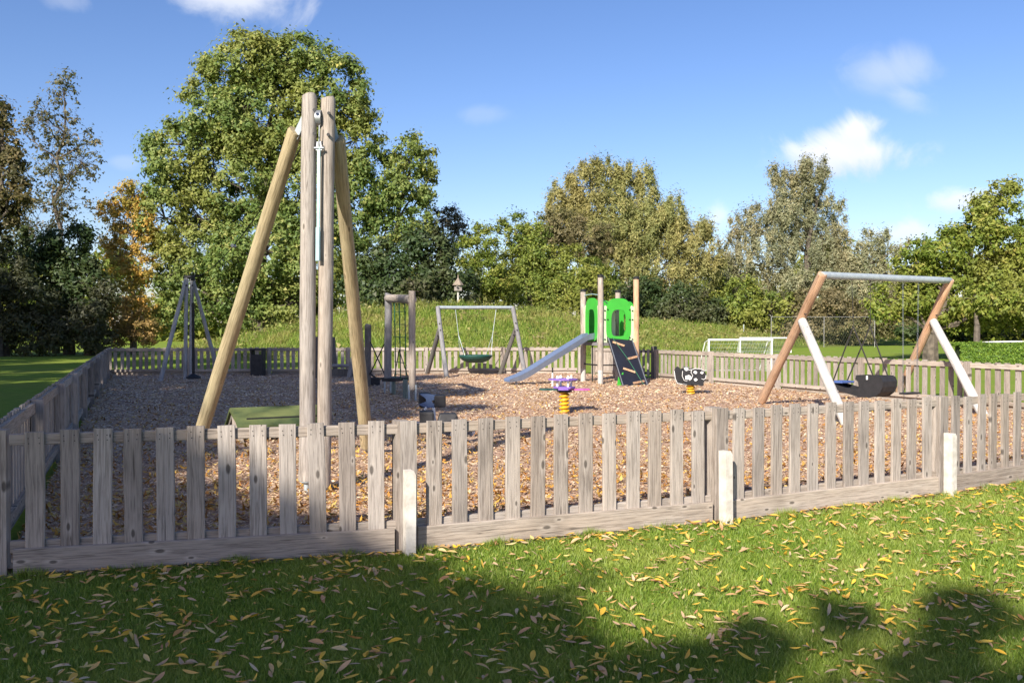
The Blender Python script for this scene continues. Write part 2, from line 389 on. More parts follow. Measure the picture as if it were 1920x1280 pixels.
nu, nv = 150, 150; front = FP; back = [BL, BR, Vector((4.3, 27.9, 0))]
pf = [seglerp(front, i / nu) for i in range(nu + 1)]; pb = [seglerp(back, i / nu) for i in range(nu + 1)]
V = np.array([tuple(pf[i].lerp(pb[i], j / nv)) for j in range(nv + 1) for i in range(nu + 1)])
edge = np.array([min(i, nu - i, j * 3, (nv - j)) / 4 for j in range(nv + 1) for i in range(nu + 1)]).clip(0, 1)
V[:, 2] = .045 + edge * (swell(V[:, 0], V[:, 1]) * .55 + .012 * np.sin(V[:, 0] * 9) * np.sin(V[:, 1] * 8))
i = (np.arange(nv)[:, None] * (nu + 1) + np.arange(nu)[None, :]).ravel()
mulch = np_mesh('mulch_bed', V, np.stack([i, i + 1, i + nu + 2, i + nu + 1], 1), MULCHM, smooth=True); tag(mulch, kind='structure')

def flakes(P, ln, wd, tilt=.35, curl=.25):
    """thin bent flakes lying about: 6 verts, 2 quads each"""
    n = len(P); a = rng.uniform(0, 2 * np.pi, n); tx = rng.normal(0, tilt, n); ty = rng.normal(0, tilt, n)
    ux = np.stack([np.cos(a), np.sin(a), tx], 1); ux /= np.linalg.norm(ux, axis=1)[:, None]
    uy = np.stack([-np.sin(a), np.cos(a), ty], 1); uy /= np.linalg.norm(uy, axis=1)[:, None]
    uz = np.cross(ux, uy); L_ = ln[:, None] / 2; W = wd[:, None] / 2; c = (curl * rng.normal(.2, 1, n) * ln)[:, None] * .5
    V = np.stack([P - ux * L_ + uz * c, P - uy * W - ux * L_ * .1, P + uy * W + ux * L_ * .05,
                  P + ux * L_ + uz * c], 1)
    b = np.arange(n)[:, None] * 4
    return V.reshape(-1, 3), (b + np.array([[0, 1, 3, 2]]))
def sample_poly(poly, n, dens=lambda y: np.ones_like(y)):
    px = [p[0] for p in poly]; py = [p[1] for p in poly]; out = []; got = 0
    while got < n:
        x = rng.uniform(min(px), max(px), n * 2); y = rng.uniform(min(py), max(py), n * 2)
        k = inpoly(x, y, poly) & (rng.uniform(0, 1, n * 2) < dens(y)) & (np.abs(x) < y * .66 + 1.2); x = x[k]; y = y[k]; out.append(np.stack([x, y], 1)); got += len(x)
    return np.concatenate(out)[:n]
CHIPM = leafmat('mulch_chip', gain=1.14, stops=[(0, (.16, .08, .04)), (.18, (.37, .22, .12)), (.42, (.56, .38, .22)), (.66, (.7, .52, .33)), (.85, (.78, .64, .46)), (1, (.6, .43, .28))], trans=.03, rough=.8)
LITM = leafmat('yellow_leaf_litter', [(0, (.3, .13, .04)), (.3, (.5, .22, .05)), (.6, (.62, .36, .06)), (.85, (.62, .45, .14)), (1, (.55, .42, .3))], trans=.1, rough=.7)
sp = sample_poly(MPOLY, 152000, lambda y: np.clip((9 / y) ** 1.9, 0, 1))
zz = .056 + swell(sp[:, 0], sp[:, 1]) * .55 + rng.uniform(-.005, .016, len(sp))
P3 = np.column_stack([sp, zz]); sz = (.018 + .045 * rng.beta(1.6, 3, len(sp))) * np.clip(sp[:, 1] / 11, 1, 2)
V, Fq = flakes(P3, sz, sz * rng.uniform(.35, .6, len(sp)), .2, .12)
chips = np_mesh('wood_chips', V, Fq, CHIPM, rnd=rng.beta(2, 1.8, len(sp)))
tag(chips, 'pinkish brown wood chips covering the whole play area inside the fence', 'wood chips', kind='stuff')
sp = sample_poly(MPOLY, 15000, lambda y: np.clip((8 / y) ** 3.2, 0, 1))
P3 = np.column_stack([sp, .074 + swell(sp[:, 0], sp[:, 1]) * .55 + rng.uniform(0, .012, len(sp))]); sz = rng.uniform(.05, .1, len(sp))
V, Fq = flakes(P3, sz, sz * .32, .35, .5)
lit = np_mesh('leaf_litter', V, Fq, LITM, rnd=rng.uniform(0, 1, len(sp)))
tag(lit, 'orange and yellow fallen leaves strewn on the wood chips behind the front fence', 'leaf litter', kind='stuff')

# strip of bare soil outside the front fence
mb = MB(); n_out = []
for k in range(len(FP) - 1):
    a, b = FP[k], FP[k + 1]; d = (b - a).normalized(); o_ = Vector((d.y, -d.x, 0)); steps = 24; w0 = (.05, .07, .13, .17, .17, .17)[k]
    ring = []
    for s_ in range(steps + 1):
        p = a.lerp(b, s_ / steps); w = w0 + .035 * math.sin(s_ * 2.1 + k) + random.uniform(-.02, .02)
        ring += [p - o_ * .05 + Vector((0, 0, .006)), p + o_ * max(.03, w + .05) + Vector((0, 0, .006))]
    mb.add(ring, [(2 * s_, 2 * s_ + 1, 2 * s_ + 3, 2 * s_ + 2) for s_ in range(steps)])
tag(mb.build('soil_strip', SOILM), kind='structure')

# near grass
GRASSM = leafmat('grass_blade', gain=1.15, stops=[(0, (.06, .11, .014)), (.4, (.15, .24, .028)), (.75, (.25, .33, .05)), (1, (.42, .42, .15))], patch=(.3, .34, .07), pscale=.9, trans=.35, rough=.5)
GP = [FP[0] + Vector((-1.2, -.25, 0)), *[p + Vector((.02, -.09, 0)) for p in FP], Vector((9, 8, 0)), Vector((4.5, 2.9, 0)), Vector((-3, 2.9, 0))]
n = 370000; sp = sample_poly(GP, n, lambda y: np.clip((4.2 / y) ** 1.5, 0, 1))
h = rng.uniform(.018, .042, n); w = rng.uniform(.0022, .0042, n) * np.clip(sp[:, 1] / 4.5, 1, 2); a = rng.uniform(0, 2 * np.pi, n); ln = rng.uniform(.2, .9, n) * h; la = rng.uniform(0, 2 * np.pi, n)
B = np.column_stack([sp, np.full(n, -.002)]); dx = np.column_stack([np.cos(a) * w, np.sin(a) * w, np.zeros(n)])
T = B + np.column_stack([np.cos(la) * ln, np.sin(la) * ln, h])
V = np.stack([B - dx, B + dx, T], 1).reshape(-1, 3); Fq = np.arange(n * 3).reshape(-1, 3)
grass = np_mesh('grass', V, Fq, GRASSM, rnd=rng.beta(2, 2, n)); tag(grass, 'short green lawn grass in front of the slatted fence', 'grass', kind='stuff')

n = 14000; kk = rng.integers(0, 5, n); tt_ = rng.uniform(0, 1, n); A2 = np.array([tuple(p) for p in FP]); a = A2[kk]; b = A2[kk + 1]; d = b - a; d /= np.linalg.norm(d, axis=1)[:, None]; o2 = np.stack([d[:, 1], -d[:, 0], d[:, 2]], 1)
tt_ = (tt_ + .06 * np.sin(tt_ * 40)).clip(0, 1); B = a + (b - a) * tt_[:, None] + o2 * (rng.uniform(.075, .16, n) + np.array([0, 0, .05, .1, .1])[kk] * rng.uniform(0, 1, n))[:, None]
h = rng.uniform(.03, .085, n) * (.6 + .5 * np.sin(tt_ * 25 + kk)).clip(.35, 1.2); w = rng.uniform(.002, .004, n); a = rng.uniform(0, 2 * np.pi, n); la = rng.uniform(0, 2 * np.pi, n)
dx = np.column_stack([np.cos(a) * w, np.sin(a) * w, np.zeros(n)]); T_ = B + np.column_stack([np.cos(la) * h * .5, np.sin(la) * h * .5, h])
tag(np_mesh('edge_grass', np.stack([B - dx, B + dx, T_], 1).reshape(-1, 3), np.arange(n * 3).reshape(-1, 3), GRASSM, rnd=rng.beta(2, 1.6, n)), 'uneven tufts of longer grass along the foot of the front fence', 'grass', kind='stuff')

# fallen willow leaves on the lawn
def willow_leaf_mesh(k, mat):
    r = random.Random(k * 7 + 1); L_ = 1.0; W = r.uniform(.11, .19); n = 7; V = []; bend = r.uniform(-.35, .5); side = r.uniform(-.08, .08); fold = r.uniform(.15, .5); tw = r.uniform(-.9, .9)
    for i in range(n + 1):
        t = i / n; w = W * math.sin(math.pi * min(1, t * 1.02 + .0)) ** .8 * (1 - .25 * t); x = (t - .5) * L_; y = side * (t - .5) ** 2 * 2; z = bend * (t - .5) ** 2 + .06
        ang = tw * (t - .5)
        for s_ in (-1, 0, 1): V.append((x, y + s_ * w * math.cos(ang), z + abs(s_) * w * fold + s_ * w * math.sin(ang)))
    Fc = []
    for i in range(n):
        for s_ in (0, 1): Fc.append((i * 3 + s_, i * 3 + s_ + 1, i * 3 + s_ + 4, i * 3 + s_ + 3))
    me = bpy.data.meshes.new('fallen_leaf'); me.from_pydata(V, [], Fc); me.materials.append(mat); me.shade_smooth(); return me
LEAFC = [(.74, .4, .02), (.72, .5, .08), (.5, .3, .15), (.55, .22, .05), (.62, .5, .33), (.38, .22, .14), (.78, .5, .04), (.6, .38, .16)]
lm = [willow_leaf_mesh(k, plain('leaf_%s' % ('gold', 'straw', 'tan', 'rust', 'cream', 'brown', 'yellow', 'beige')[k % 8], LEAFC[k % 8], tuple(x * .75 for x in LEAFC[k % 8]), 3, .6, spec=.3)) if k < 8 else None for k in range(8)]
lm += [willow_leaf_mesh(k + 20, lm[k % 8].materials[0]) for k in range(16)]
nl = 6200; sp = sample_poly(GP, nl, lambda y: np.clip((4.6 / y) ** .8, 0, 1))
clump = rng.uniform(0, 1, nl) < .5
for i_ in np.nonzero(clump)[0]:
    j = rng.integers(0, nl); sp[i_] = sp[j] + rng.normal(0, .075, 2)
for i_ in range(420):
    k_ = rng.integers(0, 5); q_ = FP[k_].lerp(FP[k_ + 1], rng.uniform()); sp[rng.integers(0, nl)] = (q_.x + rng.uniform(0, .1), q_.y - .1 - abs(rng.normal(0, .06)))
near = np.argsort(-(1 / sp[:, 1]) * (np.abs(sp[:, 0]) < sp[:, 1] * .56))
VV = []; FF = []; RR = []
for rank, i_ in enumerate(near):
    s_ = random.choice((random.uniform(.04, .07), random.uniform(.055, .1))); eul = (random.gauss(0, .3), random.gauss(0, .22), random.uniform(0, 6.283)); loc = Vector((sp[i_][0], sp[i_][1], .026 + random.uniform(0, .012)))
    me = lm[random.randrange(len(lm))]
    if rank < 290:
        o = bpy.data.objects.new('fallen_leaf', me); COL.objects.link(o); o.parent = lawn; o.location = loc; o.rotation_euler = eul; o.scale = (s_, s_, s_)
    else:
        M_ = Matrix.LocRotScale(loc, __import__('mathutils').Euler(eul), Vector((s_,) * 3)); b = len(VV) 
        VV += [tuple(M_ @ v.co) for v in me.vertices]; FF += [tuple(b + k for k in p.vertices) for p in me.polygons]; RR += [random.random()] * len(me.polygons)
RR2 = np.repeat(rng.uniform(0, 1, len(RR) // 14 + 1), 14)[:len(RR)]
FLM = leafmat('fallen_leaf_mix', [(0, (.5, .24, .07)), (.2, (.52, .36, .22)), (.45, (.76, .42, .03)), (.7, (.74, .5, .08)), (.85, (.6, .46, .28)), (1, (.45, .22, .1))], trans=.1, rough=.6)
o = np_mesh('fallen_leaves', np.array(VV), np.array(FF), FLM, parent=lawn, rnd=RR2, smooth=True); o['kind'] = 'stuff'

# mound and bank behind the back fence
RIDGE = [(440, 60, -.3), (500, 58, .25), (560, 56, 1.05), (630, 54, 2.15), (700, 54, 2.75), (860, 54, 2.75), (1000, 56, 2.3), (1080, 61, 1.95), (1200, 70, 1.8), (1320, 80, 1.5), (1450, 88, 1.0), (1600, 92, .5)]
RW = [((px - 960) / F * Z, Z, h) for px, Z, h in RIDGE]
def mound_h(x, y):
    best = np.full(x.shape, 1e9); hh = np.zeros(x.shape)
    for (x0, y0, h0), (x1, y1, h1) in zip(RW[:-1], RW[1:]):
        dx, dy = x1 - x0, y1 - y0; t = np.clip(((x - x0) * dx + (y - y0) * dy) / (dx * dx + dy * dy), 0, 1)
        d = np.hypot(x - x0 - t * dx, y - y0 - t * dy); k = d < best; best = np.where(k, d, best); hh = np.where(k, h0 + t * (h1 - h0), hh)
    f = np.clip(best / 10.5, 0, 1); sh = .5 + .5 * np.cos(np.pi * f)
    nz_ = .12 * np.sin(x * 1.3 + y) + .1 * np.sin(y * 1.9 - x * .7) + .06 * np.sin(x * 4.1) * np.sin(y * 3.7)
    return hh * sh + nz_ * sh * np.clip(hh, 0, 1) - .06 * (f > .999)
xs = np.linspace(-29, 46, 190); ys = np.linspace(43, 103, 130); X, Y = np.meshgrid(xs, ys)
V = np.stack([X.ravel(), Y.ravel(), mound_h(X, Y).ravel() - .02], 1); nx = len(xs); i = (np.arange(len(ys) - 1)[:, None] * nx + np.arange(nx - 1)[None, :]).ravel()
tag(np_mesh('grass_mound', V, np.stack([i, i + 1, i + nx + 1, i + nx], 1), MOUNDM, smooth=True), kind='structure')
n = 420000; x = rng.uniform(-26, 36, n); y = rng.uniform(45, 82, n); hh = mound_h(x, y)
gx = mound_h(x, y + .4) - hh
k = (hh > .12) & (gx > -.22); x, y, hh, gx = x[k][:150000], y[k][:150000], hh[k][:150000], gx[k][:150000]; n = len(x)
patchy = .5 + .5 * np.sin(x * .9 + 2 * np.sin(y * .5)) * np.sin(y * .8 + x * .3)
h = rng.uniform(.08, .26, n) * (1 + .8 * patchy) * np.where(np.abs(gx) < .035, 1.9, 1.0); w = rng.uniform(.012, .034, n)
a = rng.uniform(0, 2 * np.pi, n); la = rng.uniform(0, 2 * np.pi, n); B = np.column_stack([x, y, hh - .05]); dx = np.column_stack([np.cos(a) * w, np.sin(a) * w, np.zeros(n)])
T = B + np.column_stack([np.cos(la) * h * .45, np.sin(la) * h * .45, h])
V = np.stack([B - dx, B + dx, T], 1).reshape(-1, 3)
MGM = leafmat('rough_grass_blade', [(0, (.05, .1, .015)), (.4, (.15, .24, .03)), (.7, (.25, .33, .05)), (1, (.42, .36, .13))], patch=(.32, .27, .09), pscale=.45, trans=.3, rough=.6)
tag(np_mesh('rough_grass', V, np.arange(n * 3).reshape(-1, 3), MGM, rnd=rng.beta(2, 2, n)), 'rough long grass and weeds covering the mound behind the play area', 'grass', kind='stuff')

n = 200000; x = rng.uniform(-24, 36, n); y = rng.uniform(46, 82, n); hh = mound_h(x, y); gx = mound_h(x, y + .5) - hh
wd = .5 + .5 * np.sin(x * 1.9 + 1.7 * np.sin(y * 1.1)) * np.sin(y * 1.4 + x * .8); crest = np.abs(gx) < .06
k = (hh > .25) & (gx > -.2) & (rng.uniform(0, 1, n) < np.where(crest, .9, wd ** 2 * .5)); x, y, hh, crest, wd = x[k][:60000], y[k][:60000], hh[k][:60000], crest[k][:60000], wd[k][:60000]; n = len(x)
P = np.column_stack([x, y, hh + rng.uniform(0, 1, n) * np.where(crest, .2 + .55 * wd, .25)]); d1 = rng.normal(0, 1, (n, 3)); d2 = rng.normal(0, 1, (n, 3)); s_ = rng.uniform(.04, .11, n)[:, None]
V = np.stack([P, P + d1 * s_, P + d2 * s_], 1).reshape(-1, 3)
WEED = leafmat('weed_leaf', [(0, (.07, .11, .02)), (.45, (.2, .26, .05)), (.75, (.34, .33, .09)), (1, (.42, .3, .17))], patch=(.36, .26, .14), pscale=.35)
tag(np_mesh('weeds', V, np.arange(n * 3).reshape(-1, 3), WEED, rnd=rng.beta(2, 2, n)), 'leafy weeds and docks growing along the crest of the grass mound', 'weeds', kind='stuff')

# path to the right of the play area and beside the hedge
mb = MB(); pp = [Vector((14.5, 22.5, 0)), Vector((17.5, 29, 0)), Vector((19.6, 36.0, 0)), Vector((27, 38.2, 0)), Vector((60, 42, 0))]
pq = [Vector((16.6, 21.5, 0)), Vector((19.6, 27.6, 0)), Vector((22, 33.2, 0)), Vector((28, 35.6, 0)), Vector((60, 39, 0))]
mb.add([v + Vector((0, 0, .008)) for q in zip(pp, pq) for v in q], [(2 * i, 2 * i + 1, 2 * i + 3, 2 * i + 2) for i in range(4)])
tag(mb.build('path', ASPH), kind='structure')

# ------------------------------------------------------------------ fences
def slat_mesh(k, w=.115, t=.022, z0=.13, z1=.935):
    r = random.Random(k); c = .004; O = [(-w / 2 + c, -t / 2), (w / 2 - c, -t / 2), (w / 2, -t / 2 + c), (w / 2, t / 2), (-w / 2, t / 2), (-w / 2, -t / 2 + c)]
    V = []; nn = len(O); zs = [z0, (z0 + z1) / 2, z1]; off = [0, r.uniform(-.004, .004), 0]
    for z, o_ in zip(zs, off):
        for a, b in O: V.append((a + o_, b + o_ * .6, z + (a * r.uniform(-.03, .03) if z == z1 else 0)))
    Fc = [(i * nn + j, i * nn + (j + 1) % nn, (i + 1) * nn + (j + 1) % nn, (i + 1) * nn + j) for i in range(2) for j in range(nn)] + [tuple(range(nn - 1, -1, -1)), tuple(2 * nn + j for j in range(nn))]
    nf = len(Fc)
    for zz_ in (.86, .895):
        for xx_ in (-.03, .03):
            b_ = len(V); xx2 = xx_ + r.uniform(-.006, .006); z2 = zz_ + r.uniform(-.005, .005)
            V += [(xx2 + .0045 * math.cos(q), -t / 2 - .0022, z2 + .0045 * math.sin(q)) for q in (0, 1.57, 3.14, 4.71)]; Fc.append((b_, b_ + 1, b_ + 2, b_ + 3))
    me = bpy.data.meshes.new('slat'); me.from_pydata(V, [], Fc); me.materials.append(WZ); me.materials.append(BOLT)
    for q in range(nf, len(Fc)): me.polygons[q].material_index = 1
    return me
SLATS = [slat_mesh(k) for k in range(6)]
def board(name, mat, L_, hgt, th):
    mb = MB(); c = .005
    O = [(-th / 2, -hgt / 2 + c), (-th / 2 + c, -hgt / 2), (th / 2, -hgt / 2), (th / 2, hgt / 2), (-th / 2 + c, hgt / 2), (-th / 2, hgt / 2 - c)]
    V = [(x, a, b) for x in (-L_ / 2, L_ / 2) for a, b in O]; n = len(O)
    me = bpy.data.meshes.new(name); me.from_pydata(V, [], [(j, (j + 1) % n, n + (j + 1) % n, n + j)[::-1] for j in range(n)] + [tuple(range(n)), tuple(range(2 * n - 1, n - 1, -1))])
    me.materials.append(mat); return me
def postmesh(name, mat, w, d, z0, z1, cham=.0):
    V = [(x * w / 2, y * d / 2, z0) for x, y in ((-1, -1), (1, -1), (1, 1), (-1, 1))] + [(x * w / 2, y * d / 2, z1 - (cham if x > 0 else 0)) for x, y in ((-1, -1), (1, -1), (1, 1), (-1, 1))]
    if cham:
        V += [(w / 2 - cham * .6, -d / 2, z1), (w / 2 - cham * .6, d / 2, z1)]
        Fc = [(0, 3, 2, 1), (0, 1, 5, 8, 4), (1, 2, 6, 5), (2, 3, 7, 9, 6), (3, 0, 4, 7), (4, 8, 9, 7), (5, 6, 9, 8)]
    else: Fc = [(0, 3, 2, 1), (4, 5, 6, 7), (0, 1, 5, 4), (1, 2, 6, 5), (2, 3, 7, 6), (3, 0, 4, 7)]
    me = bpy.data.meshes.new(name); me.from_pydata(V, [], Fc); me.materials.append(mat); return me
PM = postmesh('post', WZ, .1, .1, -.15, .94); SPM = postmesh('concrete_spur', CONC, .07, .09, -.2, .6, .03); CSM = postmesh('cover_slat', WZ, .12, .022, .02, .938)
def fence(name, label, pts, spurs=(), nsl=12, endcap=True, rail=.072):
    """outside lies to the right of the direction of travel"""
    rt = root(name, pts[0], label, 'fence'); base = Vector(pts[0])
    def put(me, nm, p, ang, lean=(0, 0)):
        o = bpy.data.objects.new(nm, me); COL.objects.link(o); o.parent = rt; o.location = Vector(p) - base; o.rotation_euler = (lean[0], lean[1], ang); return o
    for k in range(len(pts)):
        a = Vector(pts[k]); b = Vector(pts[min(k + 1, len(pts) - 1)]); 
        if k == len(pts) - 1: a, b = Vector(pts[-2]), Vector(pts[-1]); d = (b - a).normalized(); p = b
        else: d = (b - a).normalized(); p = a
        out = Vector((d.y, -d.x, 0)); ang = math.atan2(d.y, d.x)
        if k == len(pts) - 1 and not endcap: continue
        put(PM, 'post', p - d * .02 - out * .035 + Vector((0, 0, random.uniform(-.004, .006))), ang, (random.gauss(0, .004), random.gauss(0, .004)))
        if k in spurs: put(SPM, 'concrete_spur', p - d * .002 + out * .125, ang, (random.gauss(0, .008), random.gauss(0, .008)))
        if 0 < k: put(CSM, 'cover_slat', p + d * .02 + out * .036, ang, (0, random.gauss(0, .004)))
    for k in range(len(pts) - 1):
        a, b = Vector(pts[k]), Vector(pts[k + 1]); d = (b - a); L_ = d.length; d.normalize(); out = Vector((d.y, -d.x, 0)); ang = math.atan2(d.y, d.x); mid = (a + b) / 2
        for nm, hgt, z, th, off, ln in (('top_rail', rail, .914 - rail / 2, .04, 0, L_ - .105), ('bottom_rail', .08, .185, .04, 0, L_ - .105), ('kickboard', .165, .098, .03, .0505, L_ - .16)):
            put(board(nm, WX, ln, hgt, th), nm, mid + out * off + Vector((0, 0, z)), ang, (0, random.gauss(0, .0018)))
        for i in range(nsl):
            p = a + d * (L_ * (i + 1) / (nsl + 1) + random.gauss(0, .006))
            put(SLATS[random.randrange(6)], 'slat', p + out * (.0325 + random.uniform(0, .0015)) + Vector((0, 0, random.gauss(0, .005))), ang, (0, random.gauss(0, .006)))
    return rt
def split(a, b, step=2.67):
    n = max(1, round((Vector(b) - Vector(a)).length / step)); return [Vector(a).lerp(Vector(b), i / n) for i in range(n + 1)]
fence('slatted_fence', 'weathered slatted fence in front with three pale concrete spurs, facing the lawn', FP, spurs=(1, 2, 3, 4, 5))
fence('slatted_fence', 'shaded slatted fence running away along the left side of the play area', split(BL, FP[0] + Vector((-.12, .1, 0)))[:-1] + [FP[0] + Vector((-.12, .1, 0))], endcap=False, rail=.095)
fence('slatted_fence', 'far slatted fence along the back of the play area below the grass mound', split(BR, BL), endcap=False, rail=.095)
fence('slatted_fence', 'sunlit slatted fence along the right side in front of the playing field', split(RP[2], RP[1])[:], endcap=True, rail=.095)
fence('slatted_fence', 'short length of slatted fence behind the slide tower', [RP[1] + Vector((-.75, .9, 0)), RP[0]])
# gate between the short length and the right fence
ga, gb = RP[1] + Vector((-.08, .1, 0)), RP[1] + Vector((-.68, .81, 0)); gd = (gb - ga).normalized(); gate = root('gate', ga, 'dark narrow wooden gate at the foot of the climbing ramp', 'gate')
for p in (ga, gb): MB().box(p + Vector((0, 0, .5)), (.13, .13, 1.06), math.atan2(gd.y, gd.x)).build('gate_post', DARKP, gate, at=p)
for z in (.2, .86): MB().bar(ga + Vector((0, 0, z)), gb + Vector((0, 0, z)), .05, .08).build('gate_rail', DARKP, gate)
for i in range(4):
    p = ga.lerp(gb, (i + 1) / 5) + Vector((-.04, -.04, 0)); MB().box(p + Vector((0, 0, .53)), (.09, .022, .82), math.atan2(gd.y, gd.x)).build('gate_slat', WZ, gate, at=p)

# ------------------------------------------------------------------ zip wire: near tower
zb = G(575, 934); zr = root('zip_wire_tower', zb, 'tall near zip wire tower of two upright poles with two leaning braces', 'zip wire tower', 'zip wire towers')
ZT = zb.y; a0 = zb + Vector((0, 0, .17)); top1 = Q(580, 181, ZT + .02)
pole('upright_pole', a0, top1, .075, POLE, zr, .07, foot=.17)
b0 = Q(606, 912, ZT + .06); top2 = Q(615, 186, ZT + .08); pole('upright_pole', b0, top2, .07, POLE, zr, .068, foot=.15)
f1, f2 = G(357, 873), G(690, 856)
t1, t2 = Q(553, 247, ZT + .16), Q(633, 262, ZT + .22)
pole('brace_pole', f1 + (t1 - f1) * .045, t1, .082, TAN, zr, .07, foot=.16); pole('brace_pole', f2 + (t2 - f2) * .045, t2, .08, TAN, zr, .068, foot=.16)
for t, u in ((t1, top1), (t2, top2)):
    q = Vector((u.x, u.y + .06, t.z + .24)); MB().bar(t - Vector((0, 0, .06)), q, .012, .07).build('brace_bracket', GALVL, zr)
bolts(zr, [Q(590, 207, ZT - .065), Q(590, 251, ZT - .065), Q(617, 213, ZT - .0), Q(616, 253, ZT - .0)], .016)
pc = Q(598, 222, ZT + .04); MB().tube([pc + Vector((-.025, 0, 0)), pc + Vector((.025, 0, 0))], .075, 16).build('pulley_wheel', GALV, zr, smooth=True)
bt, bb = Q(598, 276, ZT - .03), Q(596, 489, ZT - .05)
mb = MB(); mb.tube([Q(599, 235, ZT - .03), bt], .006, 6); mb.build('steel_cord', GALV, zr)
mb = MB(); mb.bar(bt, Q(597, 428, ZT - .045), .03, .014); mb.bar(Q(596.5, 426, ZT - .045), bb, .042, .018); mb.build('tension_bar', TEALM, zr)
mb = MB(); mb.bar(bt + Vector((-.022, 0, -.03)), bt + Vector((-.014, 0, .05)), .01, .012); mb.bar(bt + Vector((.022, 0, -.03)), bt + Vector((.014, 0, .05)), .01, .012); mb.tube([bt + Vector((-.045, 0, -.01)), bt + Vector((.045, 0, -.01))], .012, 8); mb.build('shackle', GALV, zr)
# far tower
fz = G(353, 713); fr = root('zip_wire_tower', fz, 'small distant zip wire tower in shade near the left fence corner', 'zip wire tower', 'zip wire towers'); FZ = fz.y
pole('upright_pole', G(347, 713), Q(350, 521, FZ), .06, FARP, fr, .055); pole('upright_pole', G(358, 713), Q(360, 521, FZ + .05), .06, FARP, fr, .055)
pole('brace_pole', G(300, 716), Q(349, 522, FZ), .068, FARP, fr, .055); pole('brace_pole', G(411, 707), Q(361, 522, FZ + .1), .068, FARP, fr, .055)
tp = Q(355, 519, FZ); MB().tube([tp + Vector((-.16, -.02, 0)), tp + Vector((.16, -.02, 0))], .045, 10).build('head_bracket', BOLT, fr)
bolts(fr, [Q(350, 535, FZ - .11), Q(361, 535, FZ - .11)], .03)
# cable and its rider
w0, w1 = pc.copy(), tp.copy(); cab = root('zip_wire', w0, 'thin steel zip wire cable sagging between the two pole towers', 'zip wire')
pts = [w0.lerp(w1, i / 24) - Vector((0, 0, 4 * .42 * (i / 24) * (1 - i / 24))) for i in range(25)]
MB().tube(pts, .008, 5).build('cable', ROPED, cab)
st = pts[9]; MB().tube([st - Vector((0, .07, 0)), st + Vector((0, .07, 0))], .03, 8).build('cable_clamp', GALV, cab)
ri = pts[22]; rr_ = root('button_swing', (ri.x, ri.y, .12), 'black zip wire seat hanging on a long rope beside the distant tower', 'button swing')
mb = MB(); mb.tube([ri, (ri.x, ri.y, .22)], [.012, .012], 6); mb.tube([(ri.x, ri.y, 2.3), (ri.x, ri.y, .3)], .042, 8); mb.build('rope_sleeve', ROPED, rr_)
MB().lathe([(.02, .3), (.09, .26), (.2, .2), (.21, .16), (.16, .14)], (ri.x, ri.y, 0), 16).build('seat_disc', BLACK, rr_, smooth=True)
MB().box(ri + Vector((0, 0, -.02)), (.1, .24, .16), .4).build('trolley', BOLT, rr_)

# start platform with matting: a double-pitched ramp with an open gable end
o0 = Q(436, 764, 12.6); RH = o0.z; o0.z = 0; pr = root('start_ramp', o0, 'low ramp covered in mossy green matting with open triangular wooden end', 'ramp')
rx = Vector((.89, .455, 0)); ry = Vector((-.455, .89, 0)); RL = 1.2
def rp(a, b, z): return o0 + rx * a + ry * b + Vector((0, 0, z))
prof = [(.68, .04), (.05, RH - .03), (-.02, RH), (-.16, RH - .05), (-.4, RH - .1), (-.46, RH - .115), (-.5, RH - .135), (-.64, RH - .2)]
pts = []
for (b, z) in prof:
    for t in (0, .05): pts += [rp(-.04, b, z - t), rp(RL, b, z - t)]
Fc = []
for i in range(len(prof) - 1):
    q = i * 4; Fc += [(q, q + 1, q + 5, q + 4), (q + 2, q + 6, q + 7, q + 3), (q, q + 4, q + 6, q + 2), (q + 1, q + 3, q + 7, q + 5)]
q = 4 * (len(prof) - 1); Fc += [(0, 2, 3, 1), (q, q + 1, q + 3, q + 2)]
MB().add(pts, Fc).build('matting', TURF, pr)
MB().bar(rp(.1, -.475, RH - .118), rp(RL - .02, -.475, RH - .118), .022, .02).build('groove_strip', BOLT, pr)
for a in (.02, RL - .05):
    MB().bar(rp(a, .6, .05), rp(a, -.02, RH - .08), .05, .07).build('side_rafter', WZ, pr)
    MB().bar(rp(a, -.6, .02), rp(a, -.02, RH - .08), .05, .07).build('side_rafter', WZ, pr)
    MB().bar(rp(a, -.1, 0), rp(a, -.1, RH - .1), .07).build('stud', WZ, pr)
MB().box(rp(RL / 2, .02, .16), (RL - .1, .5, .3), math.atan2(rx.y, rx.x)).build('shade_infill', DARKP, pr)  # dark block filling the open ramp, standing in for the shade inside

# ------------------------------------------------------------------ litter bin
bp = G(484, 706); br = root('litter_bin', bp, 'black litter bin standing in front of the shaded back fence', 'litter bin')
mb = MB(); mb.box(bp + Vector((0, 0, .36)), (.4, .4, .72)); mb.build('body', BLACK, br, bevel=.02)
mb = MB(); mb.box(bp + Vector((-.18, 0, .79)), (.04, .38, .16)); mb.box(bp + Vector((.18, 0, .79)), (.04, .38, .16)); mb.build('hood_support', BLACK, br)
MB().box(bp + Vector((0, 0, .89)), (.44, .44, .05)).build('lid', BLACK, br, bevel=.015)

